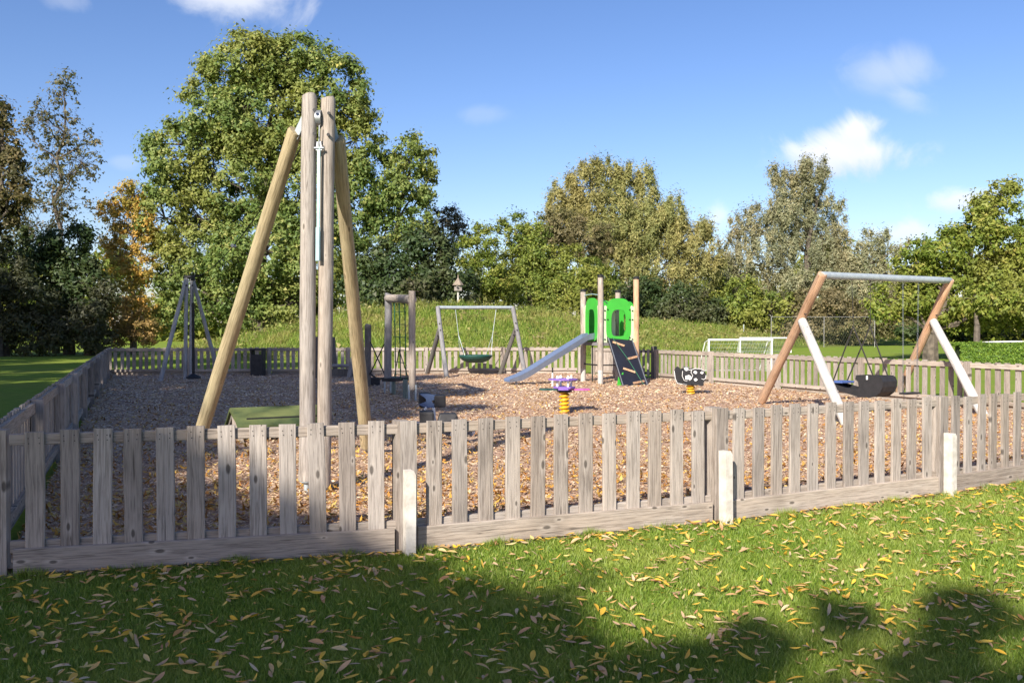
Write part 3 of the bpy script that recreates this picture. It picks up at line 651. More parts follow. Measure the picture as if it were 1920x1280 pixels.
# ------------------------------------------------------------------ trim trail
P1, P2, P3_ = G(727, 741), G(773, 757), G(689, 730)
cf = root('climbing_frame', P2, 'two upright logs with a log crossbeam and green rope ladder between them', 'climbing frame')
h1 = Q(729, 551, P1.y).z; h2 = Q(774, 546, P2.y).z
pole('upright_log', P1 + Vector((0, 0, .34)), (P1.x + .02, P1.y, h1), .09, GREYP, cf, .085); pole('upright_log', P2 + Vector((0, 0, .3)), (P2.x, P2.y, h2), .075, POLE, cf, .072)
for p in (P1, P2):
    for sx in (-1, 1): MB().box(p + Vector((.07 * sx, -.01, .19)), (.03, .09, .42), .3).build('metal_foot', GALVL, cf, at=p)
pole('crossbeam', Vector((P1.x, P1.y, h1 - .1)), Vector((P2.x, P2.y, h2 - .17)), .085, POLE, cf, .1)
ax = (P2 - P1).normalized(); mb = MB()
for t in (.3, .5, .72):
    tpn = P1.lerp(P2, t); mb.tube([(tpn.x, tpn.y, 2.2), (tpn.x + .03, tpn.y, .45)], .014, 5)
for k in range(6):
    z = .55 + k * .28; mb.tube([P1.lerp(P2, .3) + Vector((0, 0, z)), P1.lerp(P2, .72) + Vector((0, 0, z))], .01, 4)
mb.build('rope_ladder', ROPEG, cf)
mb = MB()
for s_ in (.2, .9):
    tpn = P1.lerp(P2, .5); q = P1.lerp(P2, s_) + Vector((.0, .25, .35)); mb.tube([(tpn.x, tpn.y, 1.1), q], .012, 4)
mb.build('guy_rope', ROPED, cf)
m_ = P1.lerp(P2, .45); MB().box(m_ + Vector((-.08, .35, .42)), (.62, .3, .07), .9).build('step_board', BLACK, cf, at=m_)
for t in (.22, .7):
    p = P1.lerp(P2, t); MB().box(p + Vector((.02, 0, .27)), (.34, .03, .4), math.atan2(ax.y, ax.x)).build('foot_panel', plain('grey_green_panel', (.2, .25, .22), (.14, .18, .16), 5, .7), cf, at=p)
cb = root('cross_rope_bridge', P3_, 'dark upright log with crossed ropes strung towards the climbing frame', 'rope crossing')
pole('upright_log', P3_, (P3_.x + .02, P3_.y, 1.66), .085, DARKP, cb)
q1 = Vector((P1.x - .03, P1.y + .12, 0)); mb = MB(); mb.tube([P3_ + Vector((.07, 0, 1.25)), q1 + Vector((0, 0, .35))], .016, 5); mb.tube([P3_ + Vector((.07, 0, .4)), q1 + Vector((0, 0, 1.35))], .016, 5); mb.build('crossed_ropes', ROPED, cb)
mb = MB(); mb.tube([P3_ + Vector((.06, 0, .42)), (P3_ + q1) / 2 + Vector((0, 0, .33)), q1 + Vector((0, 0, .4))], .025, 6); mb.build('foot_rope', ROPED, cb)
# balance beam on uprights, further back
c1, c2 = G(592, 712), G(629, 708); bb_ = root('balance_beam', c1, 'low log balance beam between dark uprights behind the near zip tower', 'balance beam')
pole('upright_log', c1, (c1.x, c1.y, Q(591, 632, c1.y).z), .075, DARKP, bb_); pole('upright_log', c2, (c2.x - .08, c2.y, Q(624, 633, c2.y).z), .075, DARKP, bb_)
c3 = G(661, 712); pole('leaning_log', c3 + Vector((-.12, 0, 0)), (c3.x + .1, c3.y, Q(660, 648, c3.y).z), .08, GREYP, bb_)
pole('beam_log', c1 + Vector((.05, -.02, .43)), c3 + Vector((-.1, 0, .43)), .06, GREYP, bb_)
mb = MB(); mb.box(c1.lerp(c3, .5) + Vector((.1, .02, .22)), (1.1, .04, .22), .03); mb.build('rear_board', DARKP, bb_)
tb = G(702, 727); tr = root('rubber_block', tb, 'small black rubber block on the chips beside the dark upright log', 'rubber block')
MB().box(tb + Vector((0, 0, .15)), (.27, .27, .26), .3).build('block', BLACK, tr, bevel=.03)
# far small posts seen left of nest swing are part of fence; nothing more here

# ------------------------------------------------------------------ four-block balance unit with blue wavy seat
kb = Vector((-1.3, 13.6, 0)); kr = root('rocking_balance_unit', kb, 'group of black rubber blocks with a pale blue zigzag plate on white legs', 'play unit')
def kq(px, py, Y): return Q(px, py, Y)
u0 = kq(797, 750, 13.75); MB().box(u0 + Vector((0, .05, 0)), (.19, .34, .22), .15).build('rubber_block', BLACK, kr, bevel=.03)
u1 = kq(824, 751, 13.6); MB().box(u1, (.17, .3, .18), .15).build('rubber_block', BLACK, kr, bevel=.02)
u2 = kq(800, 783, 13.0); MB().box(u2, (.205, .3, .2), .1).build('rubber_block', BLACK, kr, bevel=.03)
mb = MB(); u3 = kq(840, 786, 12.9); mb.box(u3, (.34, .3, .18), .1, tap=.7); mb.build('rubber_block', BLACK, kr, bevel=.02)
zg = [(-.13, .105), (.02, .1), (.16, .075), (.165, .04), (.06, .0), (.08, -.04), (.19, -.075), (.1, -.105), (-.04, -.1), (-.14, -.055), (-.02, -.01), (-.03, .035)]
MB().plate(zg, .03, kq(802, 751, 13.5), (1, -.05, 0), (0, .0, 1)).build('zigzag_plate', BLUE, kr)
for (px, py, Y, px2, py2) in ((800, 764, 13.3, 796, 768), (848, 795, 12.95, 846, 826), (888, 800, 13.1, 887, 828)):
    MB().tube([kq(px, py, Y), kq(px2, py2, Y)], .02, 8).build('white_leg', WHITE, kr)
mb = MB(); g = kq(813, 764, 13.3); mb.tube([g, kq(816, 800, 13.3), Vector((kq(816, 800, 13.3).x, 13.3, 0))], .022, 8)
mb.build('white_leg', WHITE, kr)
MB().tube([kq(780, 792, 13.2), kq(892, 802, 13.0)], .02, 8).build('base_tube', GALVL, kr)

# ------------------------------------------------------------------ nest swing
def swingframe(rt, tl, tr_, mains, seconds, rm, mmain, msec, jl=.28, foot=None):
    pole('crossbar', tl, tr_, rm * .72, GALVL, rt, n=14)
    for t, m, s_ in ((tl, mains[0], seconds[0]), (tr_, mains[1], seconds[1])):
        t2_ = t + (t - m).normalized() * .02
        pole('main_leg', m + (t2_ - m) * (.04 if foot else 0), t2_, rm, mmain, rt, rm * .95, foot=foot)
        j = t.lerp(m, jl); jj = j.lerp(s_, .03); pole('rear_leg', s_, jj, rm, msec, rt, rm * .95)
        dd = (t - m).normalized(); bolts(rt, [j + dd * .12 + Vector((0, -rm, 0)), j + dd * -.12 + Vector((0, -rm, 0)), j.lerp(s_, .1) + Vector((0, -rm, 0)), j.lerp(s_, .17) + Vector((0, -rm, 0))], .024, (0, -1.6, 0))
nl_, nr_ = Vector((-2.4, 29.3, 2.25)), Vector((.03, 30.3, 2.27))
ns = root('nest_swing', nl_.lerp(nr_, .5) * Vector((1, 1, 0)) if False else Vector((-1.2, 29.8, 0)), 'far swing frame holding a round dark green nest basket', 'swing')
swingframe(ns, nl_, nr_, (G(838, 711), G(985, 705)), (G(800, 704), G(937, 704)), .075, GREYP, DARKP)  # rear legs get the dark wood to paint in their shaded side
nc = Vector((-1.2, 29.8, 0)); MB().lathe([(.02, .46), (.25, .5), (.42, .58), (.5, .66), (.53, .67), (.53, .62), (.44, .53), (.26, .45)][::-1], nc, 24).build('nest_basket', DKGREEN, ns, smooth=True)
mb = MB(); ring = [nc + Vector((.52 * math.cos(a / 24 * 2 * math.pi), .52 * math.sin(a / 24 * 2 * math.pi), .67)) for a in range(25)]; mb.tube(ring, .035, 6, cap=False); mb.build('basket_rim', DKGREEN, ns, smooth=True)
mb = MB(); dn = (nr_ - nl_).normalized()
for sg in (-1, 1):
    mb = MB(); hp = nl_.lerp(nr_, .5 + .27 * sg) + Vector((0, 0, -.07)); j = hp.lerp(nc + dn * .5 * sg + Vector((0, 0, .67)), .55)
    mb.tube([hp, j], .011, 4)
    for a in (-.5, .5): mb.tube([j, nc + Vector((dn.x * math.cos(a) - dn.y * math.sin(a), dn.x * math.sin(a) + dn.y * math.cos(a), 0)) * .52 * sg + Vector((0, 0, .68))], .01, 4)
    mb.build('swing_chain', GALVL, ns)

# ------------------------------------------------------------------ right swing set
tl, tr_ = Vector((5.5, 16.1, 2.53)), Vector((8.70, 18.04, 2.53))
ss = root('swing_frame', (5.4, 16.5, 0), 'large near right swing frame with reddish main legs, white rear legs and grey crossbar', 'swing frame')
swingframe(ss, tl, tr_, (G(1424, 760), Vector((8.56, 20.2, 0))), (G(1590, 803), G(1846, 782)), .088, BROWNP, WHITEP, .3, foot=.14)
db = (tr_ - tl).normalized(); fw = Vector((db.y, -db.x, 0))      # fw points to the front right
cs = tl.lerp(tr_, .283); sw = root('cradle_swing', (cs.x, cs.y, 0), 'black two-person cradle swing with blue seat hanging from the near right frame', 'swing')
def sp_(f, s_, z): return Vector((cs.x, cs.y, 0)) + fw * f + db * s_ + Vector((0, 0, z))
def hull(side):
    # outline of one side wall along fw (f) and z
    prof = [(-.62, .60), (-.5, .56), (-.2, .5), (.08, .47), (.12, .52), (.1, .62), (.04, .66), (.06, .73), (.5, .745), (.58, .72), (.62, .64), (.61, .54), (.56, .44), (.47, .375), (.33, .34), (.1, .345), (-.3, .42), (-.6, .53)]
    return MB().plate(prof, .03, sp_(0, .19 * side, 0), fw, (0, 0, 1))
hull(1).build('side_shell', BLACK, sw); hull(-1).build('side_shell', BLACK, sw)
mb = MB(); prof = [(-.62, .55), (-.3, .43), (.1, .355), (.33, .35), (.47, .385), (.555, .45), (.6, .545), (.61, .64), (.57, .715)]
V = []; 
for f_, z_ in prof:
    for s_ in (-.19, .19): V += [sp_(f_, s_, z_), sp_(f_ - .02, s_, z_ + .03)]
Fc = []
for i in range(len(prof) - 1): q = i * 4; Fc += [(q, q + 4, q + 6, q + 2), (q + 1, q + 3, q + 7, q + 5), (q, q + 1, q + 5, q + 4), (q + 2, q + 6, q + 7, q + 3)]
n_ = (len(prof) - 1) * 4; Fc += [(0, 2, 3, 1), (n_, n_ + 1, n_ + 3, n_ + 2)]
mb.add(V, Fc); mb.build('bottom_shell', BLACK, sw)
mb = MB(); mb.box(sp_(-.42, 0, .585), (.3, .36, .04), math.atan2(fw.y, fw.x)); mb.build('blue_seat', BLUED, sw, bevel=.015)
mb = MB(); mb.box(sp_(.07, 0, .69), (.05, .36, .09), math.atan2(fw.y, fw.x)); mb.build('front_guard', BLACK, sw)
mb = MB()
for s_ in (-.19, .19): mb.box(sp_(.3, s_ - .022 * (1 if s_ < 0 else -1), .7), (.03, .012, .07), math.atan2(fw.y, fw.x))
mb.build('label_tab', WHITE, sw)
mb = MB(); mc = MB()
for sg in (-1, 1):
    hp = cs + db * .26 * sg + Vector((0, 0, -.06)); j = sp_(.02, .235 * sg, 1.62); mc.tube([hp, j], .006, 4)
    mc.build('swing_chain', ROPED, sw); mc = MB()
    for f_, z_ in ((-.45, .6), (.42, .74)): MB().tube([j, sp_(f_, .2 * sg, z_)], .014, 5).build('swing_rope', ROPED, sw)
cs = tl.lerp(tr_, .67); fs = root('flat_swing', (cs.x, cs.y, 0), 'flat black swing seat on two chains near the right leg of the frame', 'swing')
mb = MB(); mb.box(sp_(0, 0, .34), (.17, .44, .035), math.atan2(fw.y, fw.x)); mb.build('swing_seat', BLACK, fs, bevel=.012)
mc = MB()
for sg in (-1, 1):
    a = cs + db * .24 * sg + Vector((0, 0, -.06)); b = sp_(0, .205 * sg, .36); n_ = 48
    for i in range(n_):
        p = a.lerp(b, i / n_); q = a.lerp(b, (i + .85) / n_); o_ = (fw if i % 2 else db) * .011
        mc.tube([p - o_, q - o_], .0042, 3, cap=False); mc.tube([p + o_, q + o_], .0042, 3, cap=False)
    mc.build('swing_chain', GALV, fs); mc = MB()

# ------------------------------------------------------------------ slide tower
TA = Vector((2.46, 25.2, 0)); U_ = Vector((.934, .356, 0)); V_ = Vector((-.356, .934, 0)); TW = 1.12
TB, TC, TD = TA + U_ * TW, TA + V_ * TW, TA + U_ * TW + V_ * TW
st = root('slide_tower', TA, 'play tower with bright green panels, steel slide and dark climbing ramp', 'slide tower')
hp = 3.0
for p, h_, m in ((TA, 3.0, POLE), (TB, 2.97, BROWNP), (TC, 2.64, POLE), (TD, 2.64, POLE)):
    pole('tower_post', p + Vector((0, 0, .42 if m is POLE else .3)), p + Vector((0, 0, h_)), .082, m, st, .08)
    MB().tube([p, p + Vector((0, 0, .45))], .078, 12).build('post_foot', FOOTM if p != TB else GALVL, st, at=p, smooth=True)
    MB().lathe([(.09, 0), (.09, .05), (.06, .08)], p + Vector((0, 0, h_ - .01)), 12).build('post_cap', BOLT, st, at=p)
PZ = 1.28
mb = MB(); c = (TA + TD) / 2; mb.box(c + Vector((0, 0, PZ - .05)), (TW - .1, TW - .1, .07), math.atan2(U_.y, U_.x)); mb.build('deck', BLACK, st)
for (a, b) in ((TA, TB), (TC, TD), (TA, TC), (TB, TD)): 
    mb = MB(); mb.bar(a + Vector((0, 0, PZ - .14)), b + Vector((0, 0, PZ - .14)), .05, .09); mb.build('deck_beam', GREYP, st)
def arch(w, h0, h1, bulge=.06, n=28):
    pts = []
    for i in range(n):
        a = 2 * math.pi * i / n; ca, sa = math.cos(a), math.sin(a)
        e = .42 if sa < 0 else .62
        x = w / 2 * math.copysign(abs(ca) ** e, ca); z = (h0 + h1) / 2 + (h1 - h0) / 2 * math.copysign(abs(sa) ** e, sa)
        pts.append((x, z))
    return pts
def panel(a, b, wfrac, z0, z1, hole, strip=True):
    mid = (a + b) / 2; ux = (b - a).normalized(); w = (b - a).length
    MB().ringplate(arch(w * wfrac, z0, z1), hole, .03, mid, ux, (0, 0, 1)).build('green_panel', GREEN, st)
    if strip:
        for sg in (-1, 1):
            e = mid + ux * (w * wfrac / 2 + .028) * sg; MB().plate([(-.06, z0 - .04), (.06, z0 - .04), (.06, z1 - .25), (-.01 * sg, z1 - .2), (-.06, z1 - .25)], .018, e + ux.cross(Vector((0, 0, 1))) * -.0, ux, (0, 0, 1)).build('pale_edge_strip', LGREEN, st)
    nn = ux.cross(Vector((0, 0, 1))); 
    bolts(st, [mid + ux * (w * wfrac * .44) * sg + nn * .016 + Vector((0, 0, z)) for sg in (-1, 1) for z in (z0 + .1, (z0 + z1) / 2, z1 - .32)], .022, nn)
    bolts(st, [mid + ux * (w * wfrac / 2 + .04) * sg + nn * .012 + Vector((0, 0, z)) for sg in (-1, 1) for z in (z0 + .05, (z0 + z1) / 2, z1 - .35)], .022, nn)
panel(TA, TB, .7, 1.22, 2.42, arch(.46, 1.36, 2.1))
panel(TA, TC, .7, 1.22, 2.44, arch(.42, 1.32, 2.12))
panel(TC, TD, .8, 1.22, 2.4, arch(.4, 1.5, 2.05)); panel(TB, TD, .8, 1.22, 2.35, arch(.42, 1.5, 2.0))
mb = MB(); mb.bar((TA + TB) / 2 + U_ * .02 + V_ * .35 + Vector((0, 0, PZ)), (TA + TB) / 2 + U_ * .02 + V_ * .35 + Vector((0, 0, 2.2)), .1, .1); mb.build('inner_post', LGREEN, st)
# climbing ramp
rt0 = TA.lerp(TB, .52) - V_ * .06 + Vector((0, 0, PZ - .02)); rb0 = G(1192, 727); rd = (rb0 - rt0); rl = rd.length; rdn = rd.normalized(); wv = U_ * 1.0
wv = (wv - rdn * wv.dot(rdn)).normalized()
rmp = MB().plate([(-.38, 0), (.36, 0), (.36, rl), (-.38, rl)], .045, rt0, wv, rdn); rmp.build('ramp_board', NAVY, st)
nn = wv.cross(rdn); nn = nn if nn.y < 0 else -nn
for t, s_, an in ((.12, -.12, .35), (.4, .16, -.38), (.67, -.05, .35), (.9, .12, -.3)):
    c = rt0 + rdn * rl * t + wv * s_ + nn * .045; dd = (wv * math.cos(an) + rdn * math.sin(an)); mb = MB(); mb.bar(c - dd * .17, c + dd * .17, .06, .05); mb.build('foot_grip', BROWNP, st, at=c)
for sg in (-.37, .35):
    mb = MB(); mb.bar(rt0 + wv * sg + nn * .03, rb0 + wv * sg + nn * .03, .02, .035); mb.build('ramp_edge', GALV, st)
mb = MB(); mb.tube([rt0 + wv * -.25 + nn * .05, rt0 + rdn * rl * .5 + wv * -.02 + nn * .12, rb0 + wv * .25 + nn * .06], .012, 5); mb.build('climbing_rope', ROPEG, st)
mb = MB(); mb.plate([(-.08, 0), (.12, 0), (.1, .4), (-.04, .26)], .03, rb0 + V_ * .34 - U_ * .3, U_, (0, 0, 1)); mb.build('ramp_support', GREEN, st)
# slide
s0 = TA.lerp(TC, .5) - U_ * .04 + Vector((0, 0, PZ + .03)); bed = [(0, 0, 0), (.22, 0, -.02)]
path = [(0, PZ + .02), (.18, PZ - .01), (1.0, PZ - .46), (1.92, .3), (2.2, .17), (2.55, .12)]
base = TA.lerp(TC, .5); VV_ = []; prof = [(-.25, .15), (-.225, .15), (-.2, .02), (.2, .02), (.225, .15), (.25, .15), (.22, -.02), (-.22, -.02)]
for f_, z_ in path:
    for v_, h_ in prof: VV_.append(base - U_ * (f_ + .02) + V_ * v_ + Vector((0, 0, z_ + h_ * (1 if f_ < 2.3 else .5))))
n_ = len(prof); Fc = [(i * n_ + j, i * n_ + (j + 1) % n_, (i + 1) * n_ + (j + 1) % n_, (i + 1) * n_ + j) for i in range(len(path) - 1) for j in range(n_)] + [tuple(range(n_ - 1, -1, -1)), tuple((len(path) - 1) * n_ + j for j in range(n_))]
MB().add(VV_, Fc).build('slide_chute', STEEL, st)
lp = base - U_ * 2.3; MB().bar(lp + Vector((0, 0, -.05)), lp + Vector((0, 0, .15)), .06).build('slide_leg', GALV, st)
mb = MB(); q = TC + Vector((0, 0, 2.52)); mb.tube([q, (TA + TC) / 2 + Vector((0, 0, 2.55)), TA + Vector((0, 0, 2.5))], .012, 6); mb.tube([TA + Vector((0, 0, 2.45)), (TA + TD) / 2 + Vector((0, 0, 2.22)), TD + Vector((0, 0, 2.25))], .014, 6); mb.build('top_rod', TEALM, st)
mb = MB(); p = TA.lerp(TC, .55) + U_ * .05; mb.tube([p, p + Vector((0, 0, PZ))], .02, 8); mb.build('fireman_pole', BOLT, st)
mb = MB(); mb.tube([TC + Vector((0, 0, .55)), TA + Vector((0, 0, .55)) + V_ * .1], .022, 6); mb.tube([TA + Vector((0, 0, .55)) + V_ * .1, TD + Vector((0, 0, .5))], .018, 6); mb.build('lower_bar', BOLT, st)
wp = G(1036, 727); wr = root('marker_post', wp, 'thin short white post standing on the chips in front of the slide', 'post')
MB().tube([wp, wp + Vector((0, 0, .4))], .024, 10).build('white_tube', WHITE, wr, smooth=True); MB().tube([wp + Vector((0, 0, .4)), wp + Vector((0, 0, .54))], .02, 8).build('dark_tip', BOLT, wr)

# ------------------------------------------------------------------ spring riders
def spring(rt, base, r, h, turns=5, th=.022):
    mb = MB(); n_ = turns * 14; mb.tube([base + Vector((r * math.cos(i / 14 * 2 * math.pi), r * math.sin(i / 14 * 2 * math.pi), .03 + h * i / n_)) for i in range(n_ + 1)], th, 7)
    mb.build('coil_spring', YELLOW, rt, smooth=True)
    mb = MB(); mb.tube([base, base + Vector((0, 0, h * .9))], r * .72, 12); mb.build('spring_core', YELLOW, rt, smooth=True)
    MB().lathe([(r * 1.25, -.02), (r * 1.25, .035), (r, .04)], base, 18).build('spring_base', YELLOW, rt)
p = G(1058, 779); sr = root('spring_seesaw', p, 'purple flower-shaped four-seat spring rocker on a thick yellow spring', 'spring rider')
spring(sr, p, .078, .42, 6, .021)
MB().lathe([(.1, .42), (.14, .44), (.14, .46)], p, 14).build('spring_plate', BOLT, sr)
for k, (an, m, L_) in enumerate(((172, DKGREEN, .46), (8, MAGENTA, .48), (80, PURPLE, .4), (262, PURPLE, .24))):
    a = R(an); d = Vector((math.cos(a), math.sin(a), 0)); e = Vector((-d.y, d.x, 0))
    o_ = p + Vector((0, 0, .475 if k < 2 else .478 + .004 * k)); mb = MB(); mb.plate([(.05, -.06), (.2, -.05), (L_ - .15, -.11), (L_ - .03, -.09), (L_, 0), (L_ - .03, .09), (L_ - .15, .11), (.2, .05), (.05, .06)], .028, o_, d, e); mb.build('seat_arm', m, sr)
MB().lathe([(.16, .49), (.2, .5), (.2, .53), (.12, .535)], p, 6).build('hub_plate', PURPLE, sr)
for k in range(4):
    a = R(25 + 90 * k); q = p + Vector((.14 * math.cos(a), .14 * math.sin(a), .53)); mb = MB(); mb.tube([q, q + Vector((0, 0, .14))], .02, 8); mb.tube([q + Vector((0, 0, .15)), q + Vector((0, 0, .2))], [.03, .015], 8); mb.build('handle_post', WHITE, sr)
mb = MB(); mb.ringplate([(.24 * math.cos(2 * math.pi * i / 16) * (1 + .12 * math.cos(i * math.pi / 2)), .24 * math.sin(2 * math.pi * i / 16)) for i in range(16)], [(.11 * math.cos(2 * math.pi * i / 16), .11 * math.sin(2 * math.pi * i / 16)) for i in range(16)], .025, p + Vector((-.02, 0, .66)), (1, 0, 0), (0, 1, 0)); mb.build('handle_ring', PURPLE, sr)

p = G(1295, 743); cr = root('cow_spring_rider', p, 'black and white cow spring rider on a short yellow spring', 'spring rider')
spring(cr, p, .085, .25, 4, .02)
cx = Vector((1, .12, 0)).normalized(); cn = Vector((.12, -1, 0)).normalized()
body = [(-.13, .28), (.0, .26), (.14, .27), (.2, .25), (.26, .26), (.27, .34), (.31, .42), (.33, .52), (.28, .6), (.19, .645), (.06, .655), (-.02, .63), (-.1, .62), (-.16, .66), (-.24, .6), (-.26, .48), (-.22, .36)]
for k, off in enumerate((.13, -.13)):
    o_ = p + cn * off; MB().plate(body, .022, o_, cx, (0, 0, 1)).build('cow_side_panel', BLACK, cr)
back = [(-.33, .3), (-.2, .27), (-.16, .4), (-.2, .6), (-.3, .7), (-.35, .68), (-.4, .58), (-.37, .42)]
MB().plate(back, .022, p - cn * .02, cx, (0, 0, 1)).build('chest_panel', BLACK, cr)
def spotp(pts, nm='white_patch'): MB().plate(pts, .006, p + cn * .146, cx, (0, 0, 1)).build(nm, WHITE, cr)
def blob(cx_, cz_, rx_, rz_, seed): 
    r = random.Random(seed); return [(cx_ + rx_ * math.cos(i / 10 * 6.283) * r.uniform(.7, 1.15), cz_ + rz_ * math.sin(i / 10 * 6.283) * r.uniform(.7, 1.15)) for i in range(10)]
for k, (a, b, c_, d_) in enumerate(((.06, .57, .042, .038), (.22, .56, .042, .03), (.07, .4, .045, .035))): spotp(blob(a, b, c_, d_, k))
spotp(blob(-.11, .45, .085, .065, 9), 'muzzle_patch'); spotp(blob(-.15, .645, .06, .04, 12), 'forelock_patch')
mb = MB()
for q in (-.135, -.085): mb.tube([p + cx * q + cn * .149 + Vector((0, 0, .455)), p + cx * q + cn * .155 + Vector((0, 0, .455))], .014, 8)
mb.build('nostril', BLACK, cr)
def line(pts): 
    mb = MB(); mb.tube([p + cx * a + cn * .145 + Vector((0, 0, b)) for a, b in pts], .007, 5); mb.build('white_outline', WHITE, cr)
line(body[8:13]); line([(-.03, .62), (-.04, .56), (0, .5), (-.03, .42), (-.08, .38)]); line([(-.24, .6), (-.25, .48), (-.2, .38), (-.13, .37)]); line([(.32, .5), (.31, .43), (.26, .4), (.21, .42)])
mb = MB(); mb.tube([p + cx * -.395 + Vector((0, 0, .6)) , p + cx * -.37 + Vector((0, 0, .42)), p + cx * -.32 + Vector((0, 0, .31)), p + cx * -.2 + Vector((0, 0, .285))], .009, 5); mb.build('white_outline', WHITE, cr)
MB().box(p + cx * .05 + Vector((0, 0, .6)), (.3, .24, .04), .12).build('saddle', BLACK, cr); mb = MB(); mb.tube([p + cx * -.12 - cn * .2 + Vector((0, 0, .68)), p + cx * -.12 + cn * .2 + Vector((0, 0, .68))], .014, 8); mb.build('handlebar', GALV, cr)
MB().box(p + cx * 0 + Vector((0, 0, .29)), (.3, .24, .04), .12).build('base_plate', GALVL, cr)
mb = MB(); mb.tube([p + cx * -.02 - cn * .24 + Vector((0, 0, .3)), p + cx * -.02 + cn * .24 + Vector((0, 0, .3))], .016, 8); mb.build('foot_peg', BLACK, cr)

# ------------------------------------------------------------------ birdhouse on the mound
Yb = 53.5; bx_ = (859 - 960) / F * Yb; bz = float(mound_h(np.array([bx_]), np.array([Yb]))[0]); bh = root('bird_house', (bx_, Yb, bz - .05), 'pale bird house with pointed roof on a pole, standing on the mound', 'bird house')
zt = Q(859, 543, Yb).z; MB().tube([(bx_, Yb, bz - .1), (bx_, Yb, zt)], .055, 10).build('pole', WHITEP, bh)
MB().box((bx_, Yb, zt + .1), (.34, .34, .34), .5).build('house_box', POLE, bh); MB().tube([(bx_ - .02, Yb - .26, zt + .12), (bx_ - .02, Yb - .2, zt + .12)], .06, 10).build('entrance_hole', BOLT, bh)
MB().lathe([(.33, 0), (.32, .03), (.04, .42), (.02, .62)], (bx_, Yb, zt + .26), 6).build('roof', plain('pale_shingle', (.32, .26, .2), (.22, .18, .14), 9, .8), bh)

# ------------------------------------------------------------------ goals
def goal(label, xl, ytop, ybase, xr, back, r):
    a = G(xl, ybase); b = G(xr, ybase); b = Vector((b.x, a.y, 0)); h_ = Q(xl, ytop, a.y).z; rt = root('goal', a, label, 'goal', 'small goals on the playing field')
    bk = Vector(back); up = Vector((0, 0, h_))
    for q in (a, b): MB().tube([q, q + up], r, 8).build('goal_post', WHITE, rt, at=q)
    MB().tube([a + up - Vector((r, 0, 0)), b + up + Vector((r, 0, 0))], r, 8).build('crossbar', WHITE, rt)
    mb = MB()
    for q in (a, b): mb.tube([q + up, q + bk * .35 + up * .92, q + bk], r * .6, 6)
    mb.tube([a + bk, b + bk], r * .6, 6); mb.build('back_frame', WHITE, rt)
    mb = MB(); n_ = 24; th = .0042
    for i in range(n_ + 1):
        q = a.lerp(b, i / n_); mb.tube([q + up, q + bk * .6 + up * .42, q + bk], th, 3, cap=False)
    for i in range(10):
        t = (i + 1) / 11; o_ = up * (1 - t) + bk * t - up * .12 * math.sin(t * math.pi); mb.tube([a + o_, b + o_], th, 3, cap=False)
    for q in (a, b):
        for i in range(9):
            t = (i + 1) / 10; mb.tube([q + up * (1 - t), q + up * (1 - t) + bk * t], th, 3, cap=False); mb.tube([q + bk * t, q + bk * t + up * (1 - t)], th, 3, cap=False)
    o = mb.build('net', NET, rt); o['kind'] = 'stuff'
goal('small white football goal just behind the right fence, the nearer of the two', 1329, 637, 697, 1447, (-.18, 1.0, 0), .036)
goal('farther white football goal on the field, partly behind the nearer one', 1388, 633.5, 661, 1483, (.15, 1.4, 0), .045)

# ------------------------------------------------------------------ high mesh fence of the court
cf_ = root('mesh_fence', G(1445, 652), 'tall thin wire mesh court fence in front of the far willow trees', 'fence'); Yc = 74; mb = MB()
xs_ = [(px - 960) / F * Yc for px in (1412, 1446, 1545, 1640)]; hc = Q(1446, 594, Yc).z
for x_ in xs_[1:]: MB().tube([(x_, Yc, 0), (x_, Yc, hc)], .022, 6).build('fence_post', FARP, cf_, at=(x_, Yc, 0))
MB().tube([(xs_[0], Yc + 3, 0), (xs_[0], Yc + 3, hc - .6)], .045, 6).build('fence_post', GALVL, cf_)
mb.tube([(xs_[1], Yc, hc), (xs_[3], Yc, hc)], .012, 5); mb.build('top_wire', FARP, cf_)
mb = MB(); n_ = 44
for i in range(n_):
    x_ = xs_[1] + (xs_[3] - xs_[1]) * i / n_; 
    for sg in (-1, 1):
        x2 = min(max(x_ + sg * 1.2, xs_[1]), xs_[3]); mb.tube([(x_, Yc + .01 * sg, 0), (x2, Yc + .01 * sg, hc)], .0045, 3, cap=False)
o = mb.build('wire_mesh', plain('dull_green_wire', (.12, .15, .12), None, 5, .7), cf_); o['kind'] = 'stuff'

